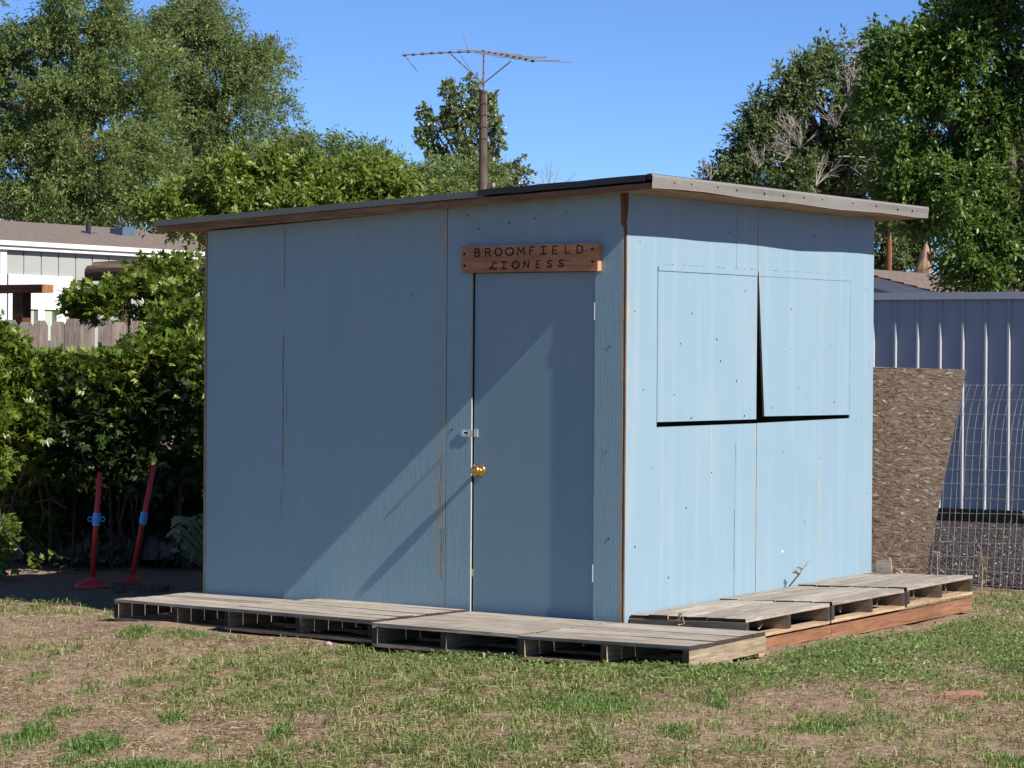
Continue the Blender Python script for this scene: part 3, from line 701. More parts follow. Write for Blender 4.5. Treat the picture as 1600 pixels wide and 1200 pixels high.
def twig_fan(mb, o, d, ln, r, n=14, r0=.012):
    for _ in range(n):
        dd = unit(d+r.normal(size=3)*.45); e = o+dd*ln*r.uniform(.5, 1.1); m = (o+e)/2+r.normal(size=3)*.06*ln
        mb.tube([o, m, e], [r0, r0*.6, r0*.25], 4, cap=False)
        for _ in range(3):
            s = m+(e-m)*r.uniform(0, .8); q = s+unit(dd+r.normal(size=3)*.6)*ln*.3
            mb.tube([s, q], [r0*.45, r0*.2], 3, cap=False)

# ------------------------------------------------------------------ trees
make_tree('elm_tree', 'tall airy elm filling the upper corner above the grey house roof',
    [(120, 25, 70, 55), (60, 75, 75, 60), (170, 90, 85, 70), (30, 165, 75, 75), (125, 175, 95, 75), (205, 190, 65, 65), (50, 255, 85, 65), (150, 265, 90, 60), (225, 275, 60, 50), (95, 322, 85, 32), (190, 325, 70, 30), (100, 348, 100, 20), (205, 352, 70, 18), (-70, 120, 90, 110), (-70, 260, 90, 80), (150, -40, 70, 45)],
    58, M['elm'], (.082, .034), 88, 120, (130, 260), .30, 11, gap=1.3, thr=-.22, spray=(11, .42, 3), up=.1, group='large elms behind the houses')
make_tree('elm_tree', 'second tall elm, standing against open sky above the low roof corner',
    [(300, 45, 70, 38), (375, 62, 52, 45), (255, 75, 42, 48), (400, 120, 42, 55), (325, 115, 75, 55), (275, 165, 55, 50), (410, 190, 45, 50), (350, 195, 70, 60), (425, 235, 36, 40), (290, 245, 65, 50), (380, 260, 75, 45), (320, 305, 75, 35), (430, 290, 40, 32)],
    64, M['elm_b'], (.082, .034), 88, 330, (330, 250), .30, 12, gap=1.3, thr=-.24, spray=(11, .44, 3), up=.1, group='large elms behind the houses',
    extra=lambda t, gb, r: [twig_fan(_m, site(x, y, 62)-gb, UP+RT*a, .75, r, 12, .014) for _m in [MB()] for x, y, a in ((285, 20, 0), (330, 40, .3), (300, 190, -.3), (200, 100, .2), (175, 30, .2))] and None)
make_tree('bush_tree', 'dark rounded bushy tree between the second elm and the cottonwood',
    [(490, 252, 45, 36), (455, 275, 45, 36), (560, 262, 55, 30), (625, 270, 50, 30), (690, 282, 52, 30), (745, 292, 40, 25), (520, 300, 80, 30), (650, 310, 90, 25)],
    45, M['elm'], (.062, .028), 170, 560, (560, 330), .16, 13, gap=.8, thr=-.45, spray=(9, .26, 3), up=.25)
make_tree('mulberry_tree', 'bright yellow green leafy tree just above the shed roof line',
    [(255, 330, 38, 24), (300, 318, 48, 34), (365, 292, 52, 38), (425, 283, 50, 38), (480, 290, 55, 40), (545, 295, 55, 36), (605, 300, 48, 32), (330, 345, 80, 30), (450, 340, 100, 40), (570, 335, 80, 30), (660, 312, 40, 24)],
    30, M['willowy'], (.066, .034), 290, 440, (440, 400), .10, 14, gap=.55, thr=-.35, spray=(7, .17, 2), up=.5, droop=.15)
make_tree('cottonwood_tree', 'upright cottonwood with glossy leaves rising behind the antenna pole',
    [(700, 148, 10, 22), (729, 140, 22, 18), (737, 126, 9, 9), (720, 170, 30, 28), (699, 192, 13, 26), (725, 205, 32, 32), (745, 182, 18, 36), (769, 165, 8, 18), (768, 188, 8, 22), (778, 205, 9, 22), (783, 222, 7, 12), (735, 245, 34, 28), (708, 268, 28, 22), (760, 260, 26, 28), (663, 172, 7, 12), (667, 198, 12, 18), (674, 224, 18, 18), (655, 215, 8, 7), (684, 246, 14, 16), (805, 264, 16, 15), (812, 248, 8, 9), (800, 281, 24, 12), (822, 277, 9, 9), (745, 286, 50, 14)],
    55, M['poplar'], (.074, .062), 105, 735, (735, 300), .08, 15, gap=.4, thr=-.5, spray=(5, .11, 1), reach=(.3, .95), sub=(.22, .40), up=.2)
def dead(t, gb, r):
    mb = MB()
    for x, y, a, l, k in ((1325, 150, .15, .62, 18), (1345, 170, .3, .7, 18), (1305, 200, -.1, .5, 14), (1250, 232, -.1, .62, 16), (1232, 245, -.4, .5, 14), (1185, 262, -.2, .45, 12), (1360, 285, .2, .45, 12), (1275, 290, .6, .5, 10), (1110, 280, -.3, .35, 8), (1345, 95, 0, .4, 10)):
        twig_fan(mb, site(x, y, 39.4)-gb, UP+RT*a-FW*.2, l, r, k, .010)
    for x, y, x2, y2 in ((1310, 245, 1352, 246), (1362, 250, 1392, 262)):
        mb.tube([site(x, y, 39.3)-gb, site((x+x2)/2, (y+y2)/2-1, 39.3)-gb, site(x2, y2, 39.4)-gb], .011, 5)
    o = mb.build('dead_branches', M['deadtwig'], t); o['kind'] = 'stuff'
make_tree('elm_tree', 'grey green tree with bare dead twigs behind the far corner of the shed roof',
    [(1115, 285, 22, 14), (1145, 268, 36, 28), (1180, 232, 36, 40), (1208, 172, 22, 26), (1195, 200, 30, 30), (1240, 150, 36, 36), (1275, 118, 36, 36), (1322, 95, 38, 34), (1290, 175, 60, 55), (1235, 220, 60, 50), (1350, 140, 42, 55), (1300, 250, 80, 50), (1220, 280, 80, 32), (1375, 210, 60, 70), (1380, 300, 60, 50), (1410, 350, 50, 40, 3.), (1390, 395, 60, 32, 3.), (1470, 370, 60, 50, 3.)],
    41, M['midtree'], (.066, .032), 160, 1300, (1300, 300), .2, 16, gap=.8, thr=-.2, spray=(8, .24, 3), up=.1, extra=dead)
make_tree('elm_tree', 'large dark glossy tree overhanging the metal fence at the picture edge',
    [(1560, 20, 80, 55), (1500, 60, 50, 45), (1405, 75, 35, 36), (1440, 120, 60, 55), (1395, 170, 42, 55), (1540, 130, 90, 75), (1480, 200, 80, 70), (1405, 250, 46, 60), (1570, 230, 80, 70), (1500, 300, 85, 65), (1440, 305, 42, 36), (1580, 340, 75, 65), (1530, 390, 60, 45), (1600, 420, 60, 32), (1500, 430, 24, 14), (1550, 440, 46, 14), (1690, 90, 95, 110), (1690, 280, 95, 110), (1640, -60, 110, 70), (1690, 400, 80, 60)],
    30.5, M['elm_near'], (.066, .033), 200, 1640, (1580, 300), .22, 17, gap=.75, thr=-.12, spray=(10, .26, 3), dscale=.8, up=.15, spread=.7)
# split snag trunk, bare twigs behind the roof
b = site(1443, 420, 40.5); b0 = b.copy(); b0[2] = 0
s_ = empty('snag', b0, label='pale broken tree snag between the dark trees above the brown roof', cat='tree trunk')
mb = MB(); tp = site(1447, 385, 40.5)-b0
mb.tube([(0, 0, 0), (0.02, 0, 1.2), b-b0, (b-b0)*.4+tp*.6, tp+[0, 0, .05]], [.16, .14, .12, .085, .02], 9, rough=.2)
mb.tube([b-b0+[.05, 0, -.1], site(1458, 400, 40.4)-b0, site(1455, 388, 40.4)-b0], [.06, .05, .01], 6, rough=.2); mb.build('trunk', M['snag'], s_)
b = site(858, 292, 44); b0 = b.copy(); b0[2] = 0
s_ = empty('bare_shrub', b0, label='small bare leafless twigs poking above the roof beside the cottonwood', cat='shrub')
mb = MB(); r_ = np.random.default_rng(5); mb.tube([(0, 0, 0), (.02, .02, 2.), b-b0-[0, 0, .1]], [.03, .02, .012], 6)
twig_fan(mb, b-b0-[0, 0, .1], UP-RT*.3, .40, r_, 5, .008); twig_fan(mb, b-b0-[0, 0, .1], UP+RT*.35, .55, r_, 6, .008); mb.build('twigs', M['deadtwig'], s_)

# ------------------------------------------------------------------ antenna pole
PD = 40.
pb = site(757, 300, PD); pb[2] = 0; tp = site(755, 141, PD)
pole = empty('utility_pole', pb, label='dark wooden pole behind the shed roof carrying the antenna', cat='pole')
mb = MB(); h = tp[2]; top = tp-pb
mb.tube([(0, 0, -.05), top*.5+[.01, 0, 0], top*.8, top], [.085, .070, .064, .060], 12, rough=.03); mb.build('shaft', M['pole'], pole)
for y in (248, 288):
    q = site(766, y, PD)-pb; mb = MB(); mb.box(q[0]-.03, q[0]+.075, q[1]-.04, q[1]+.02, q[2]-.035, q[2]+.02); mb.build('bracket', M['deadtwig'], pole)
ant = empty('tv_antenna', tp, label='old rooftop television antenna with many thin rods on top of the pole', cat='antenna')
A_ = lambda x, y, d=0: site(x, y, PD+d)-tp
mb = MB(); mb.tube([A_(755, 148), A_(756, 79)], .013, 8); mb.build('mast', M['rust'], ant)
mb = MB(); boomL = [A_(632, 86, .6), A_(705, 82, .3), A_(755, 80, 0)]; boomR = [A_(755, 80, 0), A_(800, 90, -.5), A_(832, 95, -.9)]
mb.tube(boomL, .010, 6); mb.tube(boomR, .011, 6); mb.build('boom', M['alu'], ant)
for a, bb, w, m in ((A_(705, 85, .3), A_(754, 130), .009, 'rust'), (A_(720, 86, .2), A_(748, 128, .3), .004, 'rust'), (A_(798, 96, -.5), A_(757, 129), .011, 'alu')):
    mb = MB(); mb.tube([a, bb], w, 6); mb.build('brace', M[m], ant)
def elem(c, d, h1, h2, w=.0045, m='rod'):
    mb = MB(); mb.tube([c-d*h1, c+d*h2], w, 5); mb.build('rod', M[m], ant)
    mb = MB(); q = .02; mb.box(c[0]-q, c[0]+q, c[1]-q, c[1]+q, c[2]-q, c[2]+q*.6); mb.build('clamp', M['metal_dark'], ant)
eL = unit(RT*.10+FW*.95+np.array([0, 0, .12])); eR = unit(RT*.93+FW*.35+np.array([0, 0, .02]))
for k in range(9):
    t = k/8.6; c = boomL[0]*(1-t)+boomL[2]*t+np.array([0, 0, .012*sin(t*pi)]); elem(c, unit(eL+RT*(.35 if k % 2 else -.3)*.35), .55+.10*(k % 3), .55+.13*((k+1) % 3), .0062)
for k in range(9):
    t = k/8.; c = boomR[0]*(1-t)+boomR[2]*t; elem(c, unit(eR+np.array([0, 0, random.uniform(-.05, .05)])), .40-.3*t+.05*(k % 2), .22+.28*t+.06*(k % 3), .0066)
mb = MB(); mb.tube([A_(634, 88, .6), A_(652, 111, .2)], .010, 6); mb.build('rod', M['alu'], ant)
mb = MB(); mb.tube([A_(725, 56, .6), A_(732, 78, .2)], .009, 6); mb.build('rod', M['alu'], ant)
# orange post behind right
b = site(1389.5, 417, 41); b[2] = 0
pt = MB(); t_ = site(1389.5, 338, 41)-b; pt.tube([(0, 0, 0), t_*.6, t_], [.050, .047, .044], 10, rough=.03)
tag(pt.build('wooden_post', M['postor'], loc=b), 'orange brown round post rising between the shed and the dark trees', 'post')

# ------------------------------------------------------------------ neighbour house, left: its long wall runs parallel to Y and faces the sun
hp = site(3, 480, 32.5); HX, HY = hp[0], hp[1]
def hz(x, y): return on(x, y, 0, HX)[2]
zE = on(0, 388, 0, HX)[2]
house = empty('mobile_home', (HX, HY, 0), label='pale grey mobile home with white trim and brown shingle roof behind the vine', cat='house')
LN = 9.5; PT = .305
mb = MB(); mb.box(-.10, .0, .012, PT-.012, .2, zE+.02); pm = mb.mesh('siding_panel', M['siding'])
for q in range(int(LN/PT)): link('siding_panel', pm, house, (0, q*PT+.06, 0))
mb = MB(); mb.box(-.16, -.012, .06, LN, .15, zE+.01); mb.build('wall', plain('groove_grey', (.27, .27, .26), .8), house)
mb = MB(); mb.box(-.14, .03, -.06, .05, .15, zE); mb.build('corner_trim', M['whitep'], house)
mb = MB(); mb.box(-4.0, -.02, -.02, .045, .15, zE); mb.build('end_wall', M['siding'], house)
mb = MB(); mb.box(.045, .068, -.35, LN, zE-.012, zE+.088); mb.build('fascia', M['whitep'], house)
mb = MB(); mb.box(.0685, .095, -.35, LN, zE+.040, zE+.096); mb.build('gutter', M['whitep'], house)
mb = MB(); mb.box(.0, .0445, -.35, LN, zE-.005, zE+.02); mb.build('soffit', M['whitep'], house)
rise = .42; ru = 2.6
rf = empty('roof', (0, 0, 0)); rf.parent = house
nrow = 9
for q in range(nrow):
    a0, a1 = .08-(ru*q/nrow), .08-(ru*(q+1)/nrow); z0, z1 = zE+.100+rise*q/nrow, zE+.100+rise*(q+1)/nrow
    mb = MB(); mb.add([(a0, -.4, z0), (a0, LN, z0), (a1, LN, z1), (a1, -.4, z1), (a0, -.4, z0-.02), (a0, LN, z0-.02)], [(0, 1, 2, 3), (0, 4, 5, 1)]); mb.build('shingle_course', M['shingle'], rf)
mb = MB(); mb.add([(.08-ru, -.4, zE+.100+rise), (.08-ru, LN, zE+.100+rise), (.08-2*ru, LN, zE), (.08-2*ru, -.4, zE)], [(0, 1, 2, 3)]); mb.build('back_slope', M['shingle'], rf)
def onroof(x, y):
    for s in np.linspace(0, ru, 200):
        P = on(x, y, 0, HX+.08-s)
        if P[2] < zE+.100+rise*s/ru: return P-np.array([HX, HY, 0])
    return P-np.array([HX, HY, 0])
for x, y, sx, sy, sz in ((140, 365, .09, .07, .03), (191, 367, .12, .12, .09), (323, 379, .05, .07, .06)):
    q = onroof(x, y); mb = MB(); mb.box(q[0]-sx, q[0]+sx, q[1]-sy, q[1]+sy, q[2]-.05, q[2]+sz, j=.008); mb.build('roof_vent', M['vent'], house)
q = onroof(138, 363); mb = MB(); mb.tube([q-[0, 0, .05], q+[0, 0, .13]], .035, 8); mb.build('roof_pipe', M['metal_dark'], house)
# window (white frame and two panes)
wa, wb = on(10, 428, 0, HX), on(112, 432, 0, HX); ya, yb = wa[1]-HY, wb[1]-HY; zt_ = wa[2]
win = empty('window', (0, 0, 0)); win.parent = house
fwid = .30
for a in ((ya, ya+fwid*.8, .9, zt_), (yb-fwid, yb, .9, zt_), (ya+fwid*.8+.001, yb-fwid-.001, zt_-.42, zt_)):
    mb = MB(); mb.box(.002, .035, a[0], a[1], a[2], a[3]); mb.build('trim', M['whitep'], win)
m1 = on(57, 480, 0, HX)[1]-HY; m2 = on(67, 480, 0, HX)[1]-HY
mb = MB(); mb.box(.004, .03, m1, m2, .9, zt_-.421); mb.build('mullion', M['whitep'], win)
for a, b_ in ((ya+fwid*.8, m1), (m2, yb-fwid)):
    mb = MB(); mb.box(.003, .010, a+.005, b_-.005, .9, zt_-.425); mb.build('pane', M['glass'], win)
    mb = MB(); mb.box(.0105, .014, a+.005, b_-.06, zt_-.8, zt_-.43); mb.build('blind', M['blind'], win)

# right-hand house behind the metal fence: gable towards us, roof slope facing the sun
RD = 36.
rh = empty('house', (0, 0, 0), label='low house with brown gable roof and white rake board beyond metal fence', cat='house')
a1, a2 = site(1345, 423, RD), site(1500, 464, RD); ry = a1[1]
def ony(x, y): return on(x, y, 1, ry)
a1, a2 = ony(1330, 419), ony(1490, 461)
rh.location = (a1[0], ry, 0); zr1, zr2 = a1[2], a2[2]; wx = a2[0]-a1[0]
bk = on(1530, 443, 0, a2[0]); ln = 5.0
mb = MB(); mb.prism([(-wx+.3, .0), (wx-.3, .0), (wx-.3, zr2-.02), (0, zr1-.12), (-wx+.3, zr2-.02)], ((0, 0, 0), (1, 0, 0), (0, 0, 1), (0, -1, 0)), ln-.4); mb.build('wall', M['siding'], rh)
mb = MB(); mb.prism([(0, zr1-.005), (wx, zr2-.005), (wx, zr2-.15), (0, zr1-.16)], ((0, -.30, 0), (1, 0, 0), (0, 0, 1), (0, -1, 0)), .03); mb.build('rake_board', M['whitep'], rh)
mb = MB(); mb.prism([(0, zr1-.005), (-wx, zr2-.005), (-wx, zr2-.15), (0, zr1-.16)], ((0, -.30, 0), (1, 0, 0), (0, 0, 1), (0, -1, 0)), .03); mb.build('rake_board', M['whitep'], rh)
rf = empty('roof', (0, 0, 0)); rf.parent = rh
for q in range(8):
    for sgn in (1, -1):
        u0, u1 = q/8, (q+1)/8; X0, X1 = wx*(1-u0)*sgn, wx*(1-u1)*sgn; Z0, Z1 = zr2+(zr1-zr2)*u0, zr2+(zr1-zr2)*u1
        mb = MB(); mb.add([(X0, -.32, Z0+.02), (X0, ln, Z0+.02), (X1, ln, Z1+.005), (X1, -.32, Z1+.005), (X0, -.32, Z0-.005), (X0, ln, Z0-.005)], [(0, 1, 2, 3), (0, 4, 5, 1)]); mb.build('shingle_course', M['shingle'], rf)

# ------------------------------------------------------------------ wooden picket fence, logs and redwood beam, left
FD = 21.0
fp = site(120, 500, FD); PY = fp[1]
pf = empty('picket_fence', (fp[0], PY, 0), .60, label='weathered wooden board fence with clipped tops half buried in creeper', cat='fence')
meshes = []
for q in range(4):
    mb = MB(); h = random.uniform(-.012, .012); c = .028
    mb.prism([(-.0595, 0.02), (.0595, .02), (.0595, 1-.0+h), (.036, 1.022+h), (-.036, 1.022+h), (-.0595, 1.0+h)], ((0, 0, 0), (1, 0, 0), (0, 0, fp[2]/1.022), (0, -1, 0)), .018)
    meshes.append(mb.mesh('picket', M['picket']))
xa, xb = -1.15, 1.9
k = 0; x = xa
while x < xb:
    link('picket', meshes[k % 4], pf, (x, random.uniform(-.004, .004), random.uniform(-.01, .008)), (0, random.uniform(-.008, .008), 0)); x += .124; k += 1
for z in (.4, 1.5):
    mb = MB(); mb.box(xa, xb, .0, .04, z, z+.09); mb.build('rail', M['picket'], pf)
lg = []
for (xa_, ya_, xb_, yb_, d_, rr, lab) in ((140, 427, 345, 425, 22.0, .066, 'nearer peeled log with a dark cut end lying across the top of the creeper'), (150, 421, 345, 416, 22.4, .066, 'farther peeled log just behind the first across the creeper top')):
    a, b_ = site(xa_, ya_, d_), None
    b_ = on(xb_, yb_, 1, a[1]); a = a; mid = (a+b_)/2
    mb = MB(); mb.tube([a-mid, (a-mid)*.5+[0, 0, .008], [0, 0, .0], (b_-mid)*.5-[0, 0, .008], b_-mid+[1.2, 0, 0]], [rr, rr*1.02, rr*.97, rr*1.03, rr], 12, rough=.05)
    tag(mb.build('log', M['log'], loc=mid), lab, 'log', 'logs on the creeper')
# posts that carry the logs, hidden in the creeper
for x_, lab in ((195, 'upright log post wrapped in creeper under the cut log ends'), (322, 'dark upright log post beside the shed corner under the logs')):
    a = site(x_, 440, 22.2); a[2] = 0
    mb = MB(); t_ = site(x_, 432, 22.2)[2]; mb.tube([(0, 0, 0), (0, 0, t_)], .055, 10); tag(mb.build('log_post', M['log'], loc=a), lab, 'post', 'posts under the logs')
bp = site(34, 480, 21.8)
rb = empty('porch_frame', (bp[0], bp[1], 0), label='dark redwood post and crossbeam standing in front of the white window', cat='post')
zb0, zb1 = site(34, 458, 21.8)[2], site(34, 445, 21.8)[2]
mb = MB(); mb.box(-.055, .055, -.05, .05, 0, zb0); mb.build('post', M['redwood'], rb)
xe = on(74, 450, 1, bp[1])[0]-bp[0]
mb = MB(); mb.box(-1.2, xe, -.06, .07, zb0+.001, zb1, ends=('x', 1)); mb.build('beam', [M['redwood'], M['redwood_end']], rb)

# ------------------------------------------------------------------ creeper hedge
r = np.random.default_rng(21)
def creeper_template(r):
    out = []
    for q in range(4):                      # a few five-fingered leaves along a short shoot
        b = np.array([.0+.04*q, r.normal()*.03, r.normal()*.03]); ax = unit(r.normal(size=3)*.6+np.array([.5, 0, -.2])); nr = unit(r.normal(size=3)*.5+np.array([0, 0, 1.])); s = unit(np.cross(ax, nr)); nn = np.cross(s, ax)
        for a in (-1.25, -.6, 0, .6, 1.25):
            d = ax*cos(a)+s*sin(a); ss = -ax*sin(a)+s*cos(a); l = (.066 if abs(a) < 1 else .046)*r.uniform(.75, 1.1)
            out.append(diamond(b[None], (d-nn*.25)[None], ss[None], nn[None], l, l*.45, .15))
    return np.concatenate(out)
temps = [creeper_template(r) for _ in range(7)]
def hb(x, y, rx, ry, d): return (site(x, y, d), (rx*.88*d/FPX, .16+.12*ry*d/FPX, ry*.88*d/FPX))
HBL = [hb(-40, 660, 60, 110, 19.8), hb(20, 600, 50, 42, 19.9), hb(60, 660, 80, 70, 19.9), hb(140, 630, 80, 62, 19.9), hb(225, 605, 70, 62, 19.9), hb(305, 590, 55, 80, 19.9), hb(120, 700, 130, 60, 20.1), hb(250, 690, 100, 70, 20.1),
       hb(30, 780, 90, 60, 20.9), hb(130, 790, 110, 60, 21.), hb(230, 780, 110, 60, 21.), hb(310, 790, 60, 80, 21.), hb(150, 850, 160, 40, 21.2), hb(280, 850, 90, 50, 21.2), hb(-8, 540, 30, 40, 19.8), hb(-16, 850, 34, 50, 19.5), hb(318, 690, 36, 70, 20.5), hb(110, 890, 70, 22, 20.4), hb(150, 890, 90, 20, 20.6), hb(-4, 690, 24, 60, 19.4), hb(20, 560, 24, 26, 19.8),
       hb(155, 480, 40, 26, 21.2), hb(205, 470, 50, 30, 21.3), hb(245, 440, 44, 30, 21.4), hb(290, 470, 46, 50, 21.2), hb(285, 425, 34, 16, 21.5), hb(270, 530, 46, 50, 20.7), hb(125, 478, 24, 18, 21.3), hb(340, 480, 40, 80, 21.3), hb(310, 545, 40, 60, 20.5), hb(60, 575, 40, 18, 19.9), hb(160, 578, 50, 18, 19.9), hb(225, 560, 34, 26, 20.)]
P, Dn = crown_points(HBL, r, 640, (.22, .42), 24, (.3, 1.), .42, -.5)
k = P[:, 2] > .02+.14*r.random(len(P)); P, Dn = P[k], Dn[k]
Dn = unit(Dn-FW*.35+RT*.15+np.array([0, 0, .1]))
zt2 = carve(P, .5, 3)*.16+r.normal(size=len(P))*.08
sunlit = (P[:, 2]+zt2 > 1.34) | ((P-CAM) @ RT < -3.46+.25*zt2)  # sunlit top and outer edge take the bright tone, the shaded rest the dark
V, T = place(temps, P[sunlit], Dn[sunlit], r.uniform(.55, 1.05, sunlit.sum()), r)
V2, T2 = place(temps, P[~sunlit], Dn[~sunlit], r.uniform(.6, 1.05, (~sunlit).sum()), r)
hb0 = site(150, 900, 19.4); hb0[2] = 0
vine = empty('creeper_hedge', hb0, label='thick green creeper hedge smothering the fence beside the shed', cat='hedge')
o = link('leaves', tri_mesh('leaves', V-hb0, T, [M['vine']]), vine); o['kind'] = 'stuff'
o = link('leaves', tri_mesh('leaves', V2-hb0, T2, [M['vine_shaded']]), vine); o['kind'] = 'stuff'; o['label'] = 'low hedge leaves with shade painted into their dark green'
lf = site(140, 900, 21.6); lf[2] = 0
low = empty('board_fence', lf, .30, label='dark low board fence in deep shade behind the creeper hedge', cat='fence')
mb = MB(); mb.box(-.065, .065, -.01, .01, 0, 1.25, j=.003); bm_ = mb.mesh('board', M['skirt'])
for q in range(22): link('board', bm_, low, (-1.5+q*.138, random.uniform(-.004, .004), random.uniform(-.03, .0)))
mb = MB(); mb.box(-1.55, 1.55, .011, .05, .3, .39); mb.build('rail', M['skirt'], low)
mb = MB()
for _ in range(60):
    a = site(r.uniform(-20, 320), 900, 20.9+r.uniform(-.3, .3)); a[2] = 0; e = a+np.array([r.normal()*.25, r.normal()*.12, r.uniform(.7, 1.7)]); mb.tube([a-hb0, (a+e)/2-hb0+r.normal(size=3)*.1, e-hb0], [.012, .009, .004], 5)
for x1_, y1_, x2_, y2_, x3_, y3_ in ((100, 660, 125, 700, 138, 735), (55, 785, 80, 780, 105, 795), (215, 770, 212, 800, 222, 830), (250, 640, 248, 680, 243, 705)):
    mb.tube([site(x1_, y1_, 18.5)-hb0, site(x2_, y2_, 18.45)-hb0, site(x3_, y3_, 18.5)-hb0], .004, 4)
o = mb.build('stems', M['pole'], vine); o['kind'] = 'stuff'
mb = MB(); mb.tube([site(-6, 770, 18.2)-hb0, site(3, 812, 18.2)-hb0, site(18, 842, 18.2)-hb0, site(37, 866, 18.2)-hb0], [.007, .006, .005, .003], 5); mb.build('bare_stem', M['deadtwig'], vine)

# ------------------------------------------------------------------ red stanchions in the shade
def stanchion(px, py, tx, ty, lab, cyc, rings):
    g = ground_at(px, py); g[2] = gz(g[0], g[1])
    t = empty('stanchion', g, label=lab, cat='stanchion', group='red stanchions by the creeper')
    dep = (g-CAM) @ FW; s = dep/FPX
    mb = MB(); R_ = 28*s; mb.lathe([(0, .0), (R_, .0), (R_, .018), (R_*.92, .034), (R_*.55, .048), (R_*.2, .060), (R_*.17, .085), (0, .085)], n=28); mb.build('base', M['red'], t, True)
    top = site(tx, ty, dep)-g; b0_ = np.array([0, 0, .08])
    mb = MB(); mb.tube([b0_, b0_*.5+top*.5, top], [.019, .019, .019], 12); mb.build('pole', M['red'], t, True)
    a = (site(px, cyc, dep)-g)[2]; f = a/top[2]; c = b0_*(1-f)+top*f; dv = unit(top-b0_)
    mb = MB(); mb.tube([c-dv*.045, c+dv*.045], .027, 14); col = mb.build('collar', M['blue'], t)
    for sg in rings:
        mb = MB(); q = c+RT*sg*.045
        mb.tube([q+RT*.016*cos(w)+np.array([0, 0, .016*sin(w)]) for w in np.linspace(0, 2*pi, 13)], .0045, 6, cap=False); mb.build('ring', M['blue'], col)
stanchion(144, 915, 156, 738, 'red stanchion with blue ringed collar, standing straighter, farther from the shed', 819, (-1, 1))
stanchion(207, 909, 240, 728, 'red stanchion with plain blue collar, leaning, nearer the shed', 818, ())
g = ground_at(218, 922)
mb = MB(); mb.box(-.22, .22, -.06, .06, 0, .036, j=.006); tag(mb.build('plank', M['pole'], loc=(g[0], g[1], 0), rot=(0, 0, .05)), 'short shaded plank lying on the ground between stanchion and pallet', 'plank')

# leafy weed by the shed corner
g = ground_at(312, 925); wd = empty('weed_plant', (-3.45, .55, 0), label='pale leafy weed growing in the shade beside the shed corner', cat='weed')
wc = np.array([-3.45, .55, 0]); dep = (wc-CAM) @ FW; r = np.random.default_rng(4)
def leafblade(a, d, l, w, r):
    s = unit(np.cross(d, unit(-FW+r.normal(size=3)*.5))); n_ = np.cross(s, d); mb = MB(); ts = np.linspace(0, 1, 6); vs = []
    for t in ts:
        wv = w*sin(pi*(t*.9+.06))*(1+.25*(-1)**int(t*5)); c = a+d*l*t-np.array([0, 0, 1])*l*.45*t*t
        vs += [c-s*wv/2, c+n_*w*.12, c+s*wv/2]
    fs = []
    for k in range(5): b = 3*k; fs += [(b, b+1, b+4, b+3), (b+1, b+2, b+5, b+4)]
    mb.add(vs, fs); return mb
st = MB()
for q in range(44):
    a = site(r.uniform(275, 318), r.uniform(805, 862), dep+r.uniform(-.12, .15))-wc; d = unit(-RT*r.uniform(.0, 1.)+RT*.25+np.array([0, 0, r.uniform(-.4, .9)])-FW*r.uniform(0, .5))
    leafblade(a, d, r.uniform(.05, .10), r.uniform(.026, .046), r).build('leaf', M['weedleaf'], wd)
    st.tube([np.array([.10, 0, 0]), a*.5+np.array([.06, 0, .06]), a], [.006, .005, .003], 4)
st.build('stem', M['weedleaf'], wd)

# ------------------------------------------------------------------ small ground things
c = (ground_at(1467, 1085)+ground_at(1533, 1087))/2
mb = MB(); mb.prism([(-.115, -.075), (.09, -.085), (.13, .02), (.125, .075), (-.06, .085)], ((0, 0, .024), (1, 0, 0), (0, 1, 0), (0, 0, 1)), .03)
tag(mb.build('paver', M['brickred'], loc=(c[0], c[1], gz(c[0], c[1])+.002), rot=(0, 0, .62)), 'flat reddish paving piece lying in the dry grass', 'paver')
c = ground_at(513, 1004); mb = MB(); mb.lathe([(0, -.01), (.022, 0), (.020, .011), (.010, .019), (0, .020)], n=9); tag(mb.build('stone', M['stone'], loc=(c[0], c[1], gz(c[0], c[1])), rot=(.2, .1, 0)), 'small pale stone in front of the long pallet', 'stone')
def dry_weed(x, y, h, lab, sd, lean=0., nb=12, dep=None, pos=None, mat='straw', gp='dry weed stalks'):
    g = ground_at(x, y) if pos is None else np.array(pos, float); r = np.random.default_rng(sd)
    t = MB(); top = np.array([lean*h, 0, h]); t.tube([(0, 0, 0), top*.5+r.normal(size=3)*.012, top], [.006, .005, .002], 5)
    for q in range(nb):
        f = r.uniform(.15, .95); s = top*f; e = s+unit(RT*r.choice([-1, 1])*r.uniform(.4, 1)+FW*r.normal()*.4+np.array([0, 0, r.uniform(.1, .7)]))*h*r.uniform(.14, .32)*(1.1-f*.5)
        t.tube([s, (s+e)/2+np.array([0, 0, .01]), e], [.0032, .0028, .0016], 4)
        for _ in range(2):
            p_ = s+(e-s)*r.uniform(.4, 1); t.tube([p_, p_+unit(r.normal(size=3)+[0, 0, .6])*h*.07], [.002, .001], 3)
    return tag(t.build('dry_weed', M['straw'], loc=g), lab, 'weed', gp)
dry_weed(1533, 928, .30, 'tall branching tan weed stalk in front of the wire mesh', 1, nb=14)
dry_weed(1464, 905, .26, 'thin dead weed stalk between the chipboard and the wire', 2, nb=8, pos=on(1464, 918, 1, 4.35))
dry_weed(0, 0, .17, 'wispy dry stalk leaning against the sunny blue wall', 3, lean=.8, nb=7, pos=(.03, 1.95, .205))
dry_weed(0, 0, .075, 'dry wisps on the front edge of the raised corner pallet', 6, lean=.3, nb=8, pos=(.35, .02, .13))
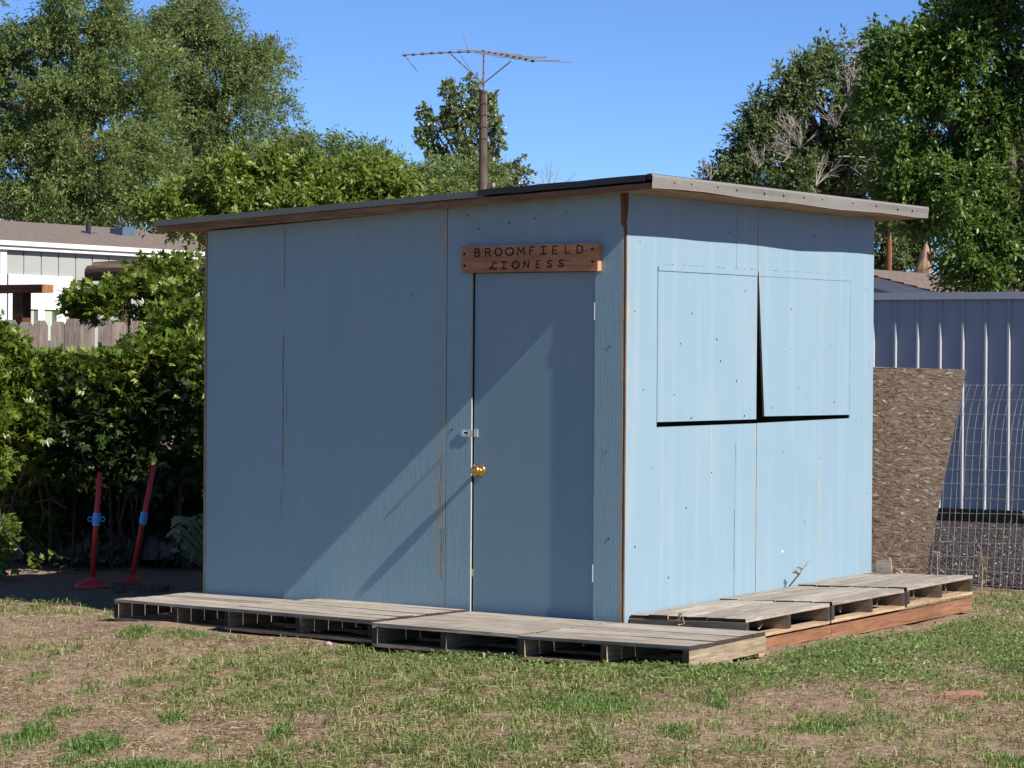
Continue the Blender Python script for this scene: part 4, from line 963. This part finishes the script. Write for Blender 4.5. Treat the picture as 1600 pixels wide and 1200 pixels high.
for i_, (x_, y_) in enumerate(((.70, .32), (.70, 1.33), (.70, 1.82), (.70, 2.34), (.70, 2.82))):
    dry_weed(0, 0, .075, ('dry weed inside the near opening of the raised corner pallet', 'dry weed inside the near opening of the middle raised pallet', 'dry weed inside the far opening of the middle raised pallet', 'dry weed inside the near opening of the far raised pallet', 'dry weed inside the far opening of the far raised pallet')[i_], 30+i_, nb=16, pos=(x_, y_, .10+.02*y_))

# ------------------------------------------------------------------ grass, straw and clover
r = np.random.default_rng(33)
def gblob(x, y, rx, ry, a):
    c = ground_at(x, y); s = ((c-CAM) @ FW)/FPX; d = np.linalg.norm(ground_at(x, y-ry)-ground_at(x, min(y+ry, 1400)))/2
    return c[:2], rx*s, d, a
fx = unit(FW[:2]); rx_ = unit(RT[:2])
def dens(P, blobs):
    out = np.zeros(len(P))
    for c, a, b, w in blobs:
        d = P-c; u = d @ rx_/a; v = d @ fx/b; out = np.maximum(out, w*np.exp(-(u*u+v*v)**1.3))
    return out
def vnoise(P, s, seed):
    q = np.random.default_rng(seed); z = np.zeros(len(P))
    for k in range(6):
        w = q.normal(size=2)*s*(1.5**k)*.7; z += np.sin(P @ w+q.uniform(0, 6.28))/(1.25**k)
    return z/3.2
def blocked(P):
    x, y = P.T
    return ((x > -3.25) & (x < 1.0) & (y > -.95) & (y < 3.2)) | ((x > -.1) & (x < .79) & (y > -.3) & (y < 3.12)) | ((x > -2.3) & (x < -1.0) & (y > -.82) & (y < 0)) 
def blades(P, h, w, lean, r, flat=0.):
    n = len(P); a = r.uniform(0, 2*pi, n); la = r.uniform(0, 2*pi, n); tw = r.uniform(-1.1, 1.1, n); pa = la+pi/2+r.normal(size=n)*.25; s = np.stack([np.cos(pa)*np.cos(tw), np.sin(pa)*np.cos(tw), np.sin(tw)*.9], -1)*(w/2)[:, None]
    ld = np.stack([np.cos(la), np.sin(la), np.zeros(n)], -1)*(h*lean)[:, None]; up = np.zeros((n, 3)); up[:, 2] = h*np.sqrt(np.maximum(.03, 1-np.minimum(lean, .98)**2))
    B = np.concatenate([P, gz(P[:, 0], P[:, 1])[:, None]], 1)
    m = B+ld*.35+up*.62; t = B+ld+up*np.maximum(.25, 1.02-.62*lean)[:, None]
    V = np.stack([B-s, B+s, m-s*.75, m+s*.75, t], 1)
    T = np.array([[0, 1, 3], [0, 3, 2], [2, 3, 4]])
    return V.reshape(-1, 3), (T[None]+np.arange(n)[:, None, None]*5).reshape(-1, 3)
def sample(n, seed):
    """more blades where the ground is nearer"""
    q = np.random.default_rng(seed); out = []
    n = int(n*1.3); x = q.uniform(-330, 1930, n); d = 9.9+q.beta(1.05, 1.5, n)*9.7
    P = CAM[:2]+fx*d[:, None]+rx_*((x-800)/FPX*d)[:, None]
    return P
GB = [gblob(*b) for b in ((-200, 1040, 170, 50, .35), (-160, 1150, 140, 40, .3), (1800, 1060, 180, 60, .6), (1780, 1180, 150, 40, .4), (560, 1040, 260, 45, .80), (420, 1075, 170, 35, .7), (700, 1075, 200, 40, .75), (880, 1060, 170, 30, .7), (650, 1165, 190, 40, .85), (520, 1185, 200, 25, .8), (850, 1150, 160, 40, .45), (1050, 1070, 120, 22, .7), (300, 1060, 120, 22, .45), (80, 1010, 120, 18, .25), (40, 945, 130, 16, .7), (1300, 1150, 300, 50, .15), (1500, 1180, 160, 30, .32), (1250, 1200, 250, 22, .35), (1560, 1080, 80, 30, .35), (150, 960, 60, 10, .4), (220, 990, 40, 10, .5), (1540, 932, 120, 12, .6), (760, 1200, 200, 20, .8), (1420, 960, 120, 20, .5), (950, 1190, 140, 30, .5))]
LB = [gblob(*b) for b in ((920, 1098, 90, 18, 1.), (1120, 1092, 20, 14, .9), (150, 1157, 40, 16, 1.), (45, 1147, 34, 15, .9), (20, 1160, 26, 16, .8), (120, 1110, 0+20, 8, .5), (90, 1114, 20, 9, .8), (270, 1122, 22, 9, .9), (440, 1140, 18, 12, .9), (445, 1128, 14, 8, .7), (100, 1180, 28, 8, .8), (310, 1160, 24, 8, .6), (250, 1196, 130, 14, .9), (390, 1194, 90, 12, .9), (215, 990, 24, 10, .9), (300, 990, 40, 10, .9), (620, 1010, 40, 10, .7), (560, 1012, 50, 8, .6), (930, 1163, 40, 16, .8), (1290, 1127, 46, 10, .9), (1270, 1130, 36, 12, .7), (1352, 1090, 22, 9, 1.), (1380, 1120, 40, 12, .4), (1590, 1190, 40, 16, .5), (810, 1165, 30, 14, .5), (740, 1185, 60, 14, .6), (700, 1100, 50, 16, .4), (480, 1090, 60, 16, .4), (1060, 1150, 26, 12, .5), (1480, 1110, 30, 10, .4), (60, 1060, 22, 8, .6), (140, 1075, 24, 8, .6), (1180, 1165, 40, 12, .4))]
CB = [gblob(*b) for b in ((1180, 1050, 120, 20, 1.), (1290, 1030, 130, 26, 1.), (1420, 1012, 120, 26, 1.), (1530, 985, 100, 34, .95), (1600, 1030, 80, 30, .9), (1380, 1050, 120, 14, .8), (1100, 1062, 90, 12, .7), (1000, 1050, 120, 10, .8), (860, 1040, 120, 8, .7), (780, 1035, 40, 8, .7), (1480, 960, 90, 14, .8), (1580, 945, 70, 12, .8), (690, 1030, 80, 8, .6), (1120, 1058, 60, 14, .8))]
# green-olive grass
P = sample(420000, 1); d = dens(P, GB)+.035; d *= np.clip(.75+.75*vnoise(P, 3.2, 2), .05, 1.4)*np.clip(.75+1.6*vnoise(P, 16, 44), .06, 1.6); k = (r.random(len(P)) < d) & ~blocked(P); P = P[k]; d = d[k]
V, T = blades(P, r.uniform(.025, .085, len(P))*(.75+.4*np.minimum(d, 1)), r.uniform(.0032, .0080, len(P)), r.uniform(.45, 1.1, len(P)), r)
tag(link('grass', tri_mesh('grass', V, T, [M['grass']])), kind='stuff')
# lush tufts
P = sample(420000, 2); d = dens(P, LB); d *= np.clip(.75+.6*vnoise(P, 7, 5), .05, 1.2); k = (r.random(len(P)) < d) & ~blocked(P); P = P[k]; d = d[k]
V, T = blades(P, r.uniform(.030, .075, len(P))*(.5+.55*d), r.uniform(.0034, .0068, len(P)), r.uniform(.3, .98, len(P)), r)
tag(link('grass_tufts', tri_mesh('grass_tufts', V, T, [M['lush']])), kind='stuff')
# clover: small broad leaves near the ground plus some blades
P = sample(330000, 3); d = dens(P, CB); d *= np.clip(.8+.6*vnoise(P, 4, 8), .05, 1.2); k = (r.random(len(P)) < d) & ~blocked(P); P = P[k]
n = len(P); B = np.concatenate([P, (gz(P[:, 0], P[:, 1])+r.uniform(.008, .048, n))[:, None]], 1)
dd = unit(r.normal(size=(n, 3))*[1, 1, .5]+[0, 0, .15]); nr = unit(r.normal(size=(n, 3))*.45+[0, 0, 1.]); s = unit(np.cross(dd, nr)); nn = np.cross(s, dd); l = r.uniform(.012, .026, (n, 1))
V = diamond(B, dd, s, nn, l, l*.62, .15).reshape(-1, 3); T = (LT[None]+np.arange(n)[:, None, None]*4).reshape(-1, 3)
P2 = P[r.random(n) < .35]; V2, T2 = blades(P2, r.uniform(.02, .055, len(P2)), r.uniform(.002, .004, len(P2)), r.uniform(.2, .8, len(P2)), r)
tag(link('clover', tri_mesh('clover', np.concatenate([V, V2]), np.concatenate([T, T2+len(V)]), [M['clover']])), kind='stuff')
# straw litter lying about
P = sample(420000, 4); w = np.clip(.42+.55*vnoise(P, 2.4, 11), .05, 1)*np.clip(.8+1.2*vnoise(P, 14, 45), .1, 1.5)*(1-.55*dens(P, CB)); k = (r.random(len(P)) < w) & ~blocked(P); P = P[k]; n = len(P)
V, T = blades(P, np.where(r.random(n) < .9, r.uniform(.008, .045, n), r.uniform(.04, .10, n)), r.uniform(.0018, .005, n), np.where(r.random(n) < .94, r.uniform(.99, 1.15, n), r.uniform(.5, .95, n)), r)
tag(link('straw', tri_mesh('straw', V, T, [M['straw']])), kind='stuff')
# grass between pallets' feet and weeds along the metal fence
n = 5200; x = r.uniform(-5.5, 1.2, n); y = 12.05-r.gamma(1.2, .16, n); k = vnoise(np.stack([x, y], -1), 2.2, 17) > -.05; P = np.stack([x, y], -1)[k]; n = len(P)
B = np.concatenate([P, r.uniform(.02, .16, n)[:, None]*np.ones((n, 1))], 1); dd = unit(r.normal(size=(n, 3))+[0, 0, .3]); nr = unit(r.normal(size=(n, 3))+[0, -.4, 1.]); s = unit(np.cross(dd, nr)); nn = np.cross(s, dd); l = r.uniform(.03, .09, (n, 1))
V = diamond(B, dd, s, nn, l, l*.4, .15).reshape(-1, 3); T = (LT[None]+np.arange(n)[:, None, None]*4).reshape(-1, 3)
tag(link('weeds', tri_mesh('weeds', V, T, [M['weedleaf']])), kind='stuff')
